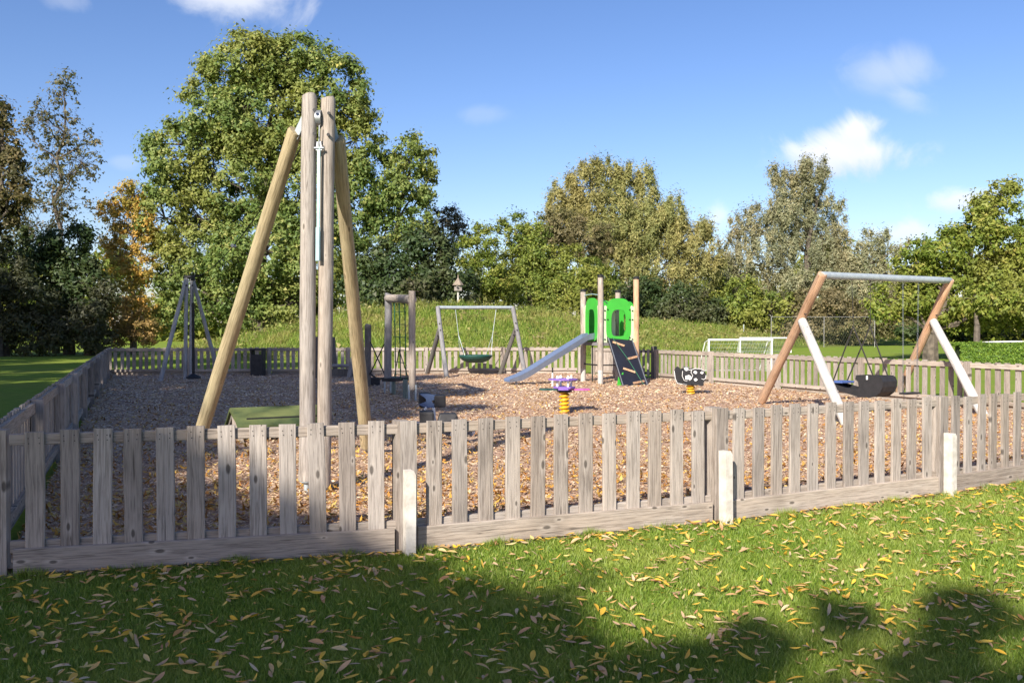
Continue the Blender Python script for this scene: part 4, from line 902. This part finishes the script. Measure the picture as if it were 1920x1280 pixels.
# ------------------------------------------------------------------ trees
def limb(mb, a, b, r0, r1, n=5, seg=5, wob=.06):
    d = (b - a).length; pts = []
    for i in range(seg + 1):
        t = i / seg; p = a.lerp(b, t); k = math.sin(math.pi * t) * d * wob
        pts.append(p + Vector((random.uniform(-k, k), random.uniform(-k, k), random.uniform(0, k) + math.sin(math.pi * t) * -.0)))
    mb.tube(pts, [r0 + (r1 - r0) * i / seg for i in range(seg + 1)], n); return pts
def tree(name, label, cat, Y, trunk, blobs, mat, leaf=.16, dens=1.0, bark=None, r0=.3, cl=.8, group=None, depth=.8, world=None, twigs=True, fill=.55, asp=.55, droop=0.0, trunkless=False):
    """blobs: (px, py, radius px [, radius px vertical]) of foliage masses standing at distance Y"""
    bark = bark or BARK
    if world is None:
        W = []
        for bl in blobs:
            px, py, r = bl[:3]; rv = bl[3] if len(bl) > 3 else r
            s_ = Y / F; c = Q(px, py, Y); W.append((c + Vector((0, random.uniform(-.35, .35) * r * s_, 0)), r * s_, rv * s_))
        base = Vector(((trunk - 960) / F * Y, Y, 0))
    else: W = world; base = Vector(trunk)
    bz = float(mound_h(np.array([base.x]), np.array([base.y]))[0]) if 43 < base.y < 103 and -29 < base.x < 46 else 0.0
    base.z = max(0, bz) - .1
    rt = root(name, base, label, cat, group); mb = MB(); top = max(W, key=lambda w: w[0].z); low = min(w[0].z for w in W)
    C = []; O_ = []; RAD = []
    for (c, r, rv) in W:
        rd_ = r * depth; surf = (r * rv + r * rd_ + rv * rd_); n = max(8, int(surf * 4.6 / (cl * cl)))
        v = rng.normal(0, 1, (n, 3)); v /= np.linalg.norm(v, axis=1)[:, None]; rad = rng.uniform(fill ** 2, 1.0, n) ** .5 * rng.uniform(.8, 1.14, n)
        cc = np.array(c) + v * rad[:, None] * np.array([r, rd_, rv]); C.append(cc); O_.append(v)
    C = np.concatenate(C); O_ = np.concatenate(O_); k = (C[:, 2] > base.z + .2) & ((O_[:, 1] < .45) | (rng.uniform(0, 1, len(C)) < (.4 if world is None else 1))); C = C[k]; O_ = O_[k]
    if not trunkless:
        fork = Vector((base.x, base.y, base.z + max(.6, (low - base.z) * .6))); tt = Vector((top[0].x, top[0].y, top[0].z)); 
        tp_ = limb(mb, base, fork, r0 * 1.25, r0, 8, 4, .015); main = limb(mb, fork, tt, r0 * .9, r0 * .12, 7, 8, .03)
        for (c, r, rv) in W:
            j = main[min(len(main) - 2, max(0, int((c.z - rv * .9 - fork.z) / max(.1, (tt.z - fork.z)) * 8)))]
            lp_ = limb(mb, j, c, r0 * .3, r0 * .1, 6, 5, .08)
            if twigs:
                idx = np.nonzero(np.linalg.norm((C - np.array(c)) / np.array([r, r * depth, rv]), axis=1) < 1.1)[0]
                for q in idx[:: max(1, len(idx) // 22)]: limb(mb, lp_[3] if random.random() < .5 else lp_[-1], Vector(C[q]), r0 * .08, .01, 3, 3, .1)
        me = mb.build('trunk', bark, rt, smooth=True)
    per = max(8, int(dens * 8.6 * cl * cl / (leaf * leaf * asp))); cs_ = rng.uniform(.6, 1.25, len(C)) * cl
    N_ = len(C); idx = np.repeat(np.arange(N_), per); v = rng.normal(0, 1, (len(idx), 3)); v /= np.linalg.norm(v, axis=1)[:, None]
    rad = np.abs(rng.normal(0, .62, len(idx))).clip(0, 1.5); P = C[idx] + v * (rad * cs_[idx] * .66)[:, None] * (np.array([.7, .7, 1.25]) if droop else np.array([1, 1, .85])); P[:, 2] -= droop * rng.uniform(0, 1, len(idx)) * cs_[idx]
    k = P[:, 2] > base.z + .05; P = P[k]; v = v[k]; idx = idx[k]
    nrm = O_[idx] * .5 + v * .7 + rng.normal(0, .55, P.shape) + np.array([0, 0, .35]); nrm /= np.linalg.norm(nrm, axis=1)[:, None]
    t = rng.normal(0, 1, P.shape); t[:, 2] -= droop * 2; t -= nrm * (t * nrm).sum(1)[:, None]; t /= np.linalg.norm(t, axis=1)[:, None]; b = np.cross(nrm, t)
    s_ = (leaf * 1.08 * rng.uniform(.6, 1.3, len(P)))[:, None]
    sk = rng.uniform(-.35, .35, len(P))[:, None]
    V = np.stack([P - t * s_ * .55, P + b * s_ * asp * .62 + t * s_ * (.1 + sk), P - b * s_ * asp * .5 + t * s_ * (.45 - sk)], 1).reshape(-1, 3) - np.array(base)
    Fq = np.arange(len(P) * 3).reshape(-1, 3)
    clr = rng.uniform(0, 1, N_)[idx] * .45 + rng.beta(2, 2, len(P)) * .55
    o = np_mesh('crown', V, Fq, mat, parent=rt, rnd=clr); o.location = (0, 0, 0)
    return rt, len(P)
POP = leafmat('poplar_leaf', trans=.38, gain=1.5, stops=[(0, (.04, .075, .018)), (.4, (.095, .145, .035)), (.7, (.18, .22, .06)), (.9, (.33, .31, .1)), (1, (.46, .36, .07))], patch=(.23, .22, .05), pscale=.18)
WIL = leafmat('willow_leaf', trans=.38, gain=1.5, stops=[(0, (.1, .115, .04)), (.4, (.19, .2, .07)), (.7, (.29, .27, .1)), (1, (.4, .33, .14))], patch=(.25, .2, .075), pscale=.13)
WILG = leafmat('grey_willow_leaf', trans=.38, gain=1.5, stops=[(0, (.1, .11, .065)), (.4, (.18, .19, .11)), (.7, (.27, .26, .15)), (1, (.38, .31, .18))], patch=(.25, .19, .1), pscale=.13)
BUSH = leafmat('bush_leaf', trans=.38, gain=1.5, stops=[(0, (.04, .07, .014)), (.4, (.1, .14, .025)), (.7, (.18, .21, .04)), (1, (.28, .25, .06))], patch=(.2, .19, .04), pscale=.2)
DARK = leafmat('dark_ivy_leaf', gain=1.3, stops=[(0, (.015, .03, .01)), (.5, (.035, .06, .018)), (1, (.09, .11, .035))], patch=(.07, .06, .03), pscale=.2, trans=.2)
ORAN = leafmat('autumn_orange_leaf', trans=.4, gain=2.0, stops=[(0, (.1, .1, .025)), (.35, (.22, .17, .04)), (.7, (.38, .23, .05)), (1, (.5, .24, .06))], patch=(.17, .18, .04), pscale=.2)
BRWN = leafmat('brown_scrub_leaf', trans=.38, gain=1.5, stops=[(0, (.05, .045, .025)), (.4, (.12, .1, .05)), (.8, (.2, .16, .08)), (1, (.26, .19, .1))], patch=(.11, .12, .04), pscale=.25)
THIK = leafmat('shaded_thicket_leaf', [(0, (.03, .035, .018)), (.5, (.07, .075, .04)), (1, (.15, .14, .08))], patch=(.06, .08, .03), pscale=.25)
LIME = leafmat('lime_green_leaf', trans=.38, gain=1.22, stops=[(0, (.05, .08, .012)), (.4, (.13, .18, .025)), (.7, (.23, .26, .045)), (1, (.36, .29, .08))], patch=(.27, .25, .06), pscale=.25)
HEDG = leafmat('hedge_leaf', gain=1.3, stops=[(0, (.04, .08, .01)), (.5, (.1, .18, .02)), (1, (.22, .3, .04))], trans=.3)
NL = 0
def T(*a, **k):
    global NL; r, n = tree(*a, **k); NL += n; return r
T('poplar_tree', 'huge green poplar towering behind the near zip wire tower', 'tree', 58, 485,
  [(560, 125, 70, 65), (475, 125, 68, 60), (640, 175, 66, 75), (400, 205, 70, 80), (520, 225, 110, 100), (665, 260, 55, 80), (335, 300, 65, 75), (445, 330, 110, 100), (580, 345, 100, 100), (660, 370, 60, 90),
   (315, 410, 58, 70), (390, 450, 90, 80), (500, 470, 100, 90), (610, 470, 80, 80), (345, 510, 65, 60), (450, 560, 90, 65), (560, 570, 80, 60), (365, 580, 60, 50), (390, 128, 18, 30), (294, 270, 20, 24), (460, 230, 70, 80), (575, 240, 70, 80), (520, 120, 60, 45)],
  POP, leaf=.2, dens=.55, r0=.5, cl=1.05, asp=.8, fill=.6)
T('poplar_tree', 'smaller yellow-green poplar leaning out right of the huge poplar', 'tree', 59, 712,
  [(775, 290, 36, 42), (760, 355, 52, 50), (800, 345, 30, 50), (715, 400, 45, 60), (775, 430, 48, 50), (690, 480, 40, 60), (730, 300, 25, 25)], POP, leaf=.2, dens=.55, r0=.28, cl=.85, asp=.8, fill=.4)
T('tall_tree', 'tall thin dark tree with sparse reddish upper twigs near the left edge', 'tree', 56, 105,
  [(115, 165, 34, 40), (75, 215, 30, 40), (125, 240, 45, 55), (150, 305, 38, 45), (90, 300, 55, 60), (170, 265, 18, 26), (45, 250, 20, 30), (110, 380, 65, 60), (60, 430, 50, 50)],
  leafmat('sparse_dark_leaf', gain=1.3, stops=[(0, (.04, .05, .025)), (.5, (.09, .09, .045)), (1, (.2, .14, .07))], patch=(.12, .12, .05), pscale=.2), leaf=.17, dens=.085, r0=.2, cl=.8, fill=.1, asp=.7)
T('tall_tree', 'dark reddish brown tree cut off by the left picture edge', 'tree', 50, -10,
  [(0, 270, 40, 60), (25, 350, 45, 60), (-20, 400, 60, 70), (35, 300, 25, 30), (5, 215, 16, 24)], leafmat('rusty_dark_leaf', gain=1.3, stops=[(0, (.03, .035, .015)), (.5, (.09, .08, .035)), (1, (.2, .14, .05))], pscale=.2), leaf=.2, dens=.35, r0=.35, cl=1.0, fill=.3, asp=.7)
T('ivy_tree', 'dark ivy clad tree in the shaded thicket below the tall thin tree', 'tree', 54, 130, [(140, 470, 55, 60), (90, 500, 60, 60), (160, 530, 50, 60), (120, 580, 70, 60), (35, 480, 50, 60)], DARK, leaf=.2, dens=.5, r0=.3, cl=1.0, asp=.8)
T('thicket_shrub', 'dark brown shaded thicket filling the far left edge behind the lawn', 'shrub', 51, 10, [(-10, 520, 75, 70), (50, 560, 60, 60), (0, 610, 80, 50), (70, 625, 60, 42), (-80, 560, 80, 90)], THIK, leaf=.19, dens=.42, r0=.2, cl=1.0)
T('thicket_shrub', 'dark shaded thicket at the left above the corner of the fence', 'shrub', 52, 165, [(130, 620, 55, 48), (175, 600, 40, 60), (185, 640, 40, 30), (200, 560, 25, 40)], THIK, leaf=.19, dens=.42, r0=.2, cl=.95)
T('autumn_tree', 'orange and yellow autumn tree between dark thicket and huge poplar', 'tree', 57, 250, [(250, 365, 36, 32), (230, 410, 42, 45), (275, 420, 35, 45), (215, 480, 30, 50), (255, 500, 45, 50), (245, 570, 50, 50), (285, 600, 35, 40), (205, 400, 22, 30)], ORAN, leaf=.18, dens=.32, r0=.2, cl=.85, fill=.3, bark=BARKL)
T('autumn_shrub', 'pale rusty shrub at the foot of the autumn tree', 'shrub', 54, 250, [(235, 590, 32, 40), (270, 620, 35, 32), (225, 630, 25, 26)], leafmat('rusty_pale_leaf', [(0, (.15, .12, .04)), (.5, (.38, .24, .08)), (1, (.55, .34, .14))], patch=(.17, .17, .05), pscale=.3), leaf=.17, dens=.4, r0=.1, cl=.7)
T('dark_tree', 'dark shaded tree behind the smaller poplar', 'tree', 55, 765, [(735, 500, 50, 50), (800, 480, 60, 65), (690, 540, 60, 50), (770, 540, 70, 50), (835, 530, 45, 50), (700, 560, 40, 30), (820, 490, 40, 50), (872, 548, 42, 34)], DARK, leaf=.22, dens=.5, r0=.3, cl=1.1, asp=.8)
T('bare_tree', 'thin purplish half bare tree showing between poplar and green trees', 'tree', 64, 835, [(830, 415, 34, 36), (860, 430, 26, 40), (805, 420, 25, 30), (845, 470, 35, 35)], leafmat('purplish_twig_leaf', [(0, (.08, .08, .055)), (.6, (.15, .14, .1)), (1, (.22, .19, .13))], pscale=.2), leaf=.17, dens=.2, r0=.2, cl=.9, fill=.1)
T('bushy_tree', 'rounded light green bushy tree right of the bird house', 'tree', 60, 895, [(895, 460, 36, 42), (880, 510, 30, 40), (915, 520, 45, 50), (930, 560, 40, 35)], LIME, leaf=.17, dens=.5, r0=.2, cl=.8)
T('bushy_tree', 'dense mid green bushy tree with small knob top, above the nest swing', 'tree', 63, 1000, [(965, 430, 32, 32), (960, 490, 50, 50), (1020, 490, 60, 50), (1000, 545, 65, 50), (1075, 520, 60, 55), (1060, 560, 55, 38), (1110, 545, 45, 45), (1000, 440, 28, 28)], BUSH, leaf=.19, dens=.5, r0=.3, cl=.95)
T('bushy_tree', 'brownish green bushy tree just above the mid green bushes', 'tree', 68, 1060, [(1045, 430, 45, 38), (1095, 450, 55, 45), (1020, 460, 40, 35)], BRWN, leaf=.19, dens=.5, r0=.3, cl=.95)
T('willow_tree', 'broad yellowish willow rising above the green bushes behind the slide tower', 'tree', 80, 1190,
  [(1100, 350, 45, 48), (1175, 345, 45, 45), (1130, 400, 75, 60), (1210, 385, 45, 60), (1065, 375, 42, 45), (1200, 440, 80, 60), (1265, 400, 38, 45), (1290, 455, 45, 55), (1150, 480, 80, 50), (1240, 505, 70, 50), (1300, 520, 45, 50), (1035, 385, 18, 22), (1320, 430, 20, 30), (1215, 330, 20, 26), (1110, 315, 20, 20), (1150, 330, 40, 34), (1170, 440, 60, 60), (1245, 430, 50, 50), (1330, 495, 35, 50), (1120, 440, 60, 50), (1060, 410, 40, 40)],
  WIL, leaf=.27, dens=.4, r0=.4, cl=1.25, fill=.4, asp=.32, droop=.35, bark=BARKL)
T('willow_tree', 'tall greyish willow right of centre with sky showing through its crown', 'tree', 84, 1500,
  [(1500, 335, 50, 40), (1520, 400, 65, 55), (1480, 385, 45, 60), (1400, 425, 42, 48), (1440, 470, 60, 50), (1540, 460, 55, 50), (1575, 425, 30, 40), (1380, 480, 42, 50), (1500, 530, 80, 45), (1410, 540, 60, 50), (1580, 500, 50, 50), (1455, 330, 25, 28), (1545, 320, 20, 26), (1360, 520, 40, 50), (1455, 410, 40, 50)],
  WILG, leaf=.27, dens=.32, r0=.4, cl=1.25, fill=.3, asp=.32, droop=.35)
T('willow_tree', 'low scrubby willow between the tall grey willow and the right tree', 'tree', 82, 1630, [(1640, 460, 40, 35), (1610, 500, 50, 45), (1665, 510, 40, 45), (1690, 470, 18, 24), (1600, 550, 60, 40), (1660, 560, 50, 40)], WILG, leaf=.28, dens=.34, r0=.25, cl=1.1, fill=.3, asp=.35, droop=.2)
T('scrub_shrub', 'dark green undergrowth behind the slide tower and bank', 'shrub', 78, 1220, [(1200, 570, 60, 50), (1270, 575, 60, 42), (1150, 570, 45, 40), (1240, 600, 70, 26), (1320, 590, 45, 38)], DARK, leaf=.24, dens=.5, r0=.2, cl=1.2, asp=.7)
T('scrub_shrub', 'dense undergrowth behind the football goals', 'shrub', 80, 1380, [(1350, 580, 50, 42), (1400, 590, 50, 36), (1440, 580, 50, 42), (1380, 560, 50, 40)], BUSH, leaf=.24, dens=.45, r0=.2, cl=1.2, asp=.7)
T('scrub_shrub', 'brownish undergrowth seen through the near right swing frame', 'shrub', 79, 1560, [(1500, 590, 55, 40), (1560, 590, 55, 42), (1620, 600, 50, 36), (1540, 565, 50, 35), (1680, 590, 50, 45), (1600, 625, 60, 20), (1500, 622, 50, 20)], BRWN, leaf=.22, dens=.42, r0=.15, cl=1.1, asp=.7)
T('lime_tree', 'broad yellow-green tree filling the right edge above the hedge', 'tree', 44, 1745,
  [(1870, 395, 55, 40), (1830, 440, 60, 45), (1760, 465, 60, 42), (1900, 460, 70, 55), (1720, 500, 45, 45), (1790, 510, 80, 50), (1880, 530, 80, 55), (1700, 560, 50, 40), (1770, 575, 70, 42), (1850, 590, 70, 36), (1930, 580, 60, 50), (1970, 480, 80, 80), (1885, 355, 28, 22), (1660, 570, 30, 30)],
  LIME, leaf=.17, dens=.52, r0=.32, cl=.8, asp=.7, fill=.5)
T('lime_tree', 'dark trunked tree with hanging foliage beside the hedge at the right edge', 'tree', 41, 1832, [(1830, 560, 40, 30), (1870, 560, 45, 30), (1920, 560, 50, 40)], LIME, leaf=.16, dens=.5, r0=.13, cl=.7, asp=.7)
T('dark_tree', 'dark shaded tree behind the hedge and lime tree at the right', 'tree', 52, 1800, [(1760, 610, 40, 26), (1820, 610, 50, 26), (1900, 600, 60, 36), (1990, 600, 60, 50), (1700, 615, 30, 22)], DARK, leaf=.18, dens=.5, r0=.2, cl=.9, asp=.7)
n = 60000; c = rng.uniform(0, 1, (420, 3)); cx_ = -80 + 165 * c[:, 0]; top_ = 7.5 + 2.2 * np.sin(cx_ * .21) + 1.5 * np.sin(cx_ * .53 + 1); cz_ = c[:, 2] * top_; cy_ = 104 + 6 * c[:, 1]
idx = rng.integers(0, 420, n); P = np.column_stack([cx_[idx], cy_[idx], cz_[idx]]) + rng.normal(0, .95, (n, 3)); P[:, 2] = np.abs(P[:, 2]); d1 = rng.normal(0, .4, (n, 3)); d2 = rng.normal(0, .4, (n, 3))
tag(np_mesh('distant_wood', np.stack([P, P + d1, P + d2], 1).reshape(-1, 3), np.arange(n * 3).reshape(-1, 3), BUSH, rnd=c[idx, 0] * 7 % 1 * .5 + rng.uniform(0, .5, n)), 'far off green wood closing the gaps low down between the nearer trees', 'wood', kind='stuff')
# hedge
hd = root('hedge', (22, 38.5, 0), 'clipped bright green hedge below the right hand trees', 'hedge'); n = 52000
hx0, hx1, hy, hh_ = (1792 - 960) / F * 39, 32, 39.0, .86
x = rng.uniform(hx0, hx1, n); face = rng.uniform(0, 1, n); y = np.where(face < .6, hy - .45 + rng.normal(0, .05, n), rng.uniform(hy - .5, hy + .5, n)); z = np.where(face < .6, rng.uniform(.03, hh_, n), hh_ + rng.normal(0, .04, n)) + .05 * np.sin(x * 2.3)
P = np.column_stack([x, y, z]); nrm = np.column_stack([rng.normal(0, .6, n), np.where(face < .6, -1, -.2) + rng.normal(0, .5, n), np.where(face < .6, .3, 1) + rng.normal(0, .5, n)]); nrm /= np.linalg.norm(nrm, axis=1)[:, None]
t = rng.normal(0, 1, P.shape); t -= nrm * (t * nrm).sum(1)[:, None]; t /= np.linalg.norm(t, axis=1)[:, None]; b = np.cross(nrm, t); s_ = rng.uniform(.05, .1, n)[:, None]
V = np.stack([P - t * s_ * .6, P + b * s_ * .35, P + t * s_ * .6, P - b * s_ * .35], 1).reshape(-1, 3) - np.array(WL[hd.name]); np_mesh('foliage', V, np.arange(n * 4).reshape(-1, 4), HEDG, parent=hd, rnd=rng.beta(2, 2, n))
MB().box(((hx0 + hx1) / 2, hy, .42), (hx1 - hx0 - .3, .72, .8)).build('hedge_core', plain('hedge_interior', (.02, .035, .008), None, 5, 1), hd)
# pale rail behind the hedge
ck = root('barrier_rail', (20.5, 41, 0), 'thin pale rail showing just above the top of the hedge', 'rail')
MB().tube([(20.3 + i * .8, 41.2 + .04 * i, .86 + .1 * math.sin(min(1, i / 3) * math.pi / 2)) for i in range(8)], .035, 8).build('top_tube', WHITE, ck, smooth=True)
for i in (0, 3, 6): MB().tube([(20.4 + i * .8, 41.2 + .04 * i, 0), (20.4 + i * .8, 41.2 + .04 * i, .86)], .03, 8).build('rail_post', WHITE, ck)

# trees outside the frame to the left and behind the viewer, whose shade falls on the place
def W_(lst, t): return [(Vector((x, y, 0)) + S * t_, r, r * .8) for (x, y, r, t_) in [(a, b, c, d + t) for a, b, c, d in lst]]
def shade_tree(label, lst, trunk, leaf=.26, dens=.6, cl=.8, r0=.35):
    T('shade_tree', label, 'tree', 0, trunk, [], WIL, leaf=leaf, dens=dens, r0=r0, cl=cl, world=W_(lst, 0), asp=.6, group='trees outside the frame that shade the place', depth=1.0, fill=.1, twigs=False)
shade_tree('tree outside the frame whose shade covers the lawn at the lower left', [(-1.2, 4.4, .85, 20), (-.6, 4.15, .85, 20), (-.05, 4.35, .55, 20), (.35, 4.0, .4, 20), (-1.9, 4.7, 1.1, 20), (-2.9, 5.1, 1.3, 20), (-3.9, 6.0, 1.4, 20), (-2.4, 6.3, .5, 20), (-1.5, 5.6, .55, 20), (-.95, 5.55, .4, 20), (-3.2, 7.4, .8, 20), (-5.2, 6.2, 1.8, 20), (-1.2, 3.1, 1.1, 18), (.2, 3.5, .6, 18), (-2.9, 3.3, 1.3, 18), (-4.2, 3.6, 1.5, 18), (-.2, 5.2, .25, 20), (-2.7, 7.3, .6, 20), (-2.0, 6.8, .45, 20), (-3.3, 8.2, .7, 20), (-2.6, 6.4, .8, 20), (-3.0, 6.9, 1.0, 19), (-2.3, 5.7, .9, 19)], (-8.5, -11, 0), cl=.5, dens=.85)
shade_tree('tree outside the frame whose top shades spots of the lower right lawn', [(1.85, 4.92, .13, 20), (2.62, 5.2, .17, 20.5), (2.55, 4.95, .1, 20.5), (1.5, 3.72, .3, 20), (2.4, 3.75, .3, 20), (.9, 4.0, .3, 19), (2.0, 3.2, .6, 19), (3.3, 3.3, .55, 19), (3.0, 3.9, .2, 20), (2.2, 4.55, .1, 20), (1.25, 4.45, .12, 20), (2.0, 4.25, .16, 20), (2.9, 4.6, .12, 20)], (-5.2, -13, 0), dens=.8, cl=.28, r0=.2)
shade_tree('tree outside the frame shading the left part of the wood chips', [(-5.0, 9.5, 1.2, 20), (-5.6, 12.5, 1.6, 20), (-6.8, 15.5, 1.8, 20), (-4.6, 16.5, 1.2, 20), (-8.5, 19, 2.2, 20), (-5.6, 19.8, 2.0, 21), (-3.2, 19.4, 1.2, 21), (-7.5, 23.5, 2.3, 22), (-4.2, 23.4, 1.8, 22), (-1.8, 22.0, 1.0, 22), (-4.3, 11.3, .8, 20), (-4.4, 8.4, 1.0, 20), (-4.6, 14.2, 1.1, 20), (-2.6, 17.6, .8, 21), (-6.4, 17.6, 1.6, 20), (-9.5, 26, 2, 22), (-5.8, 26.4, 1.8, 23), (-10.5, 29.5, 2.2, 23), (-8, 30.5, 1.8, 23), (-5.4, 29.5, 1.4, 23), (-3.4, 27.5, 1.2, 23), (-7, 21.5, 2, 22), (-3.4, 21, 1.2, 22), (-5, 18, 1.4, 21), (-1.5, 13.9, .75, 20), (-2.5, 15.8, .9, 20), (-2.9, 18, 1.0, 21), (-2.8, 20, .8, 21), (-2.6, 24.5, .8, 22), (-.9, 17.5, .35, 21)], (-14, 3, 0), dens=.85)
shade_tree('tree outside the frame shading the left fence and left lawn', [(-8, 9, 1.8, 20), (-9.5, 13, 2.2, 20), (-12, 17, 2.5, 21), (-13, 23, 3, 22), (-10, 27, 2.5, 22), (-16, 12, 3, 20), (-17, 28, 3, 22), (-6.2, 28.5, 1.8, 23), (-13, 33, 2.4, 23), (-7, 6.5, 1.5, 20), (-11, 38, 2.5, 23), (-18, 38, 3, 22), (-15, 20, 3, 21), (-19, 22, 3, 21), (-23, 34, 3, 22), (-10, 21, 1.6, 21), (-14, 44, 2.5, 23)], (-19, 2, 0), dens=.9, leaf=.32)
shade_tree('tree outside the frame shading the thicket at the far left', [(-20, 36, 4, 24), (-26, 42, 4, 24), (-17, 42, 3, 25), (-30, 48, 5, 20), (-24, 50, 4, 24), (-34, 52, 5, 22)], (-34, 26, 0), leaf=.3, cl=1.1)
shade_tree('tree outside the frame shading the bottom of the left hand trees', [(-22, 30, 3, 18), (-30, 40, 5, 16), (-38, 52, 5, 14), (-27, 50, 4, 12)], (-33, 22, 0), leaf=.3, cl=1.1)
print('leaves', NL, 'objects', len(bpy.data.objects))
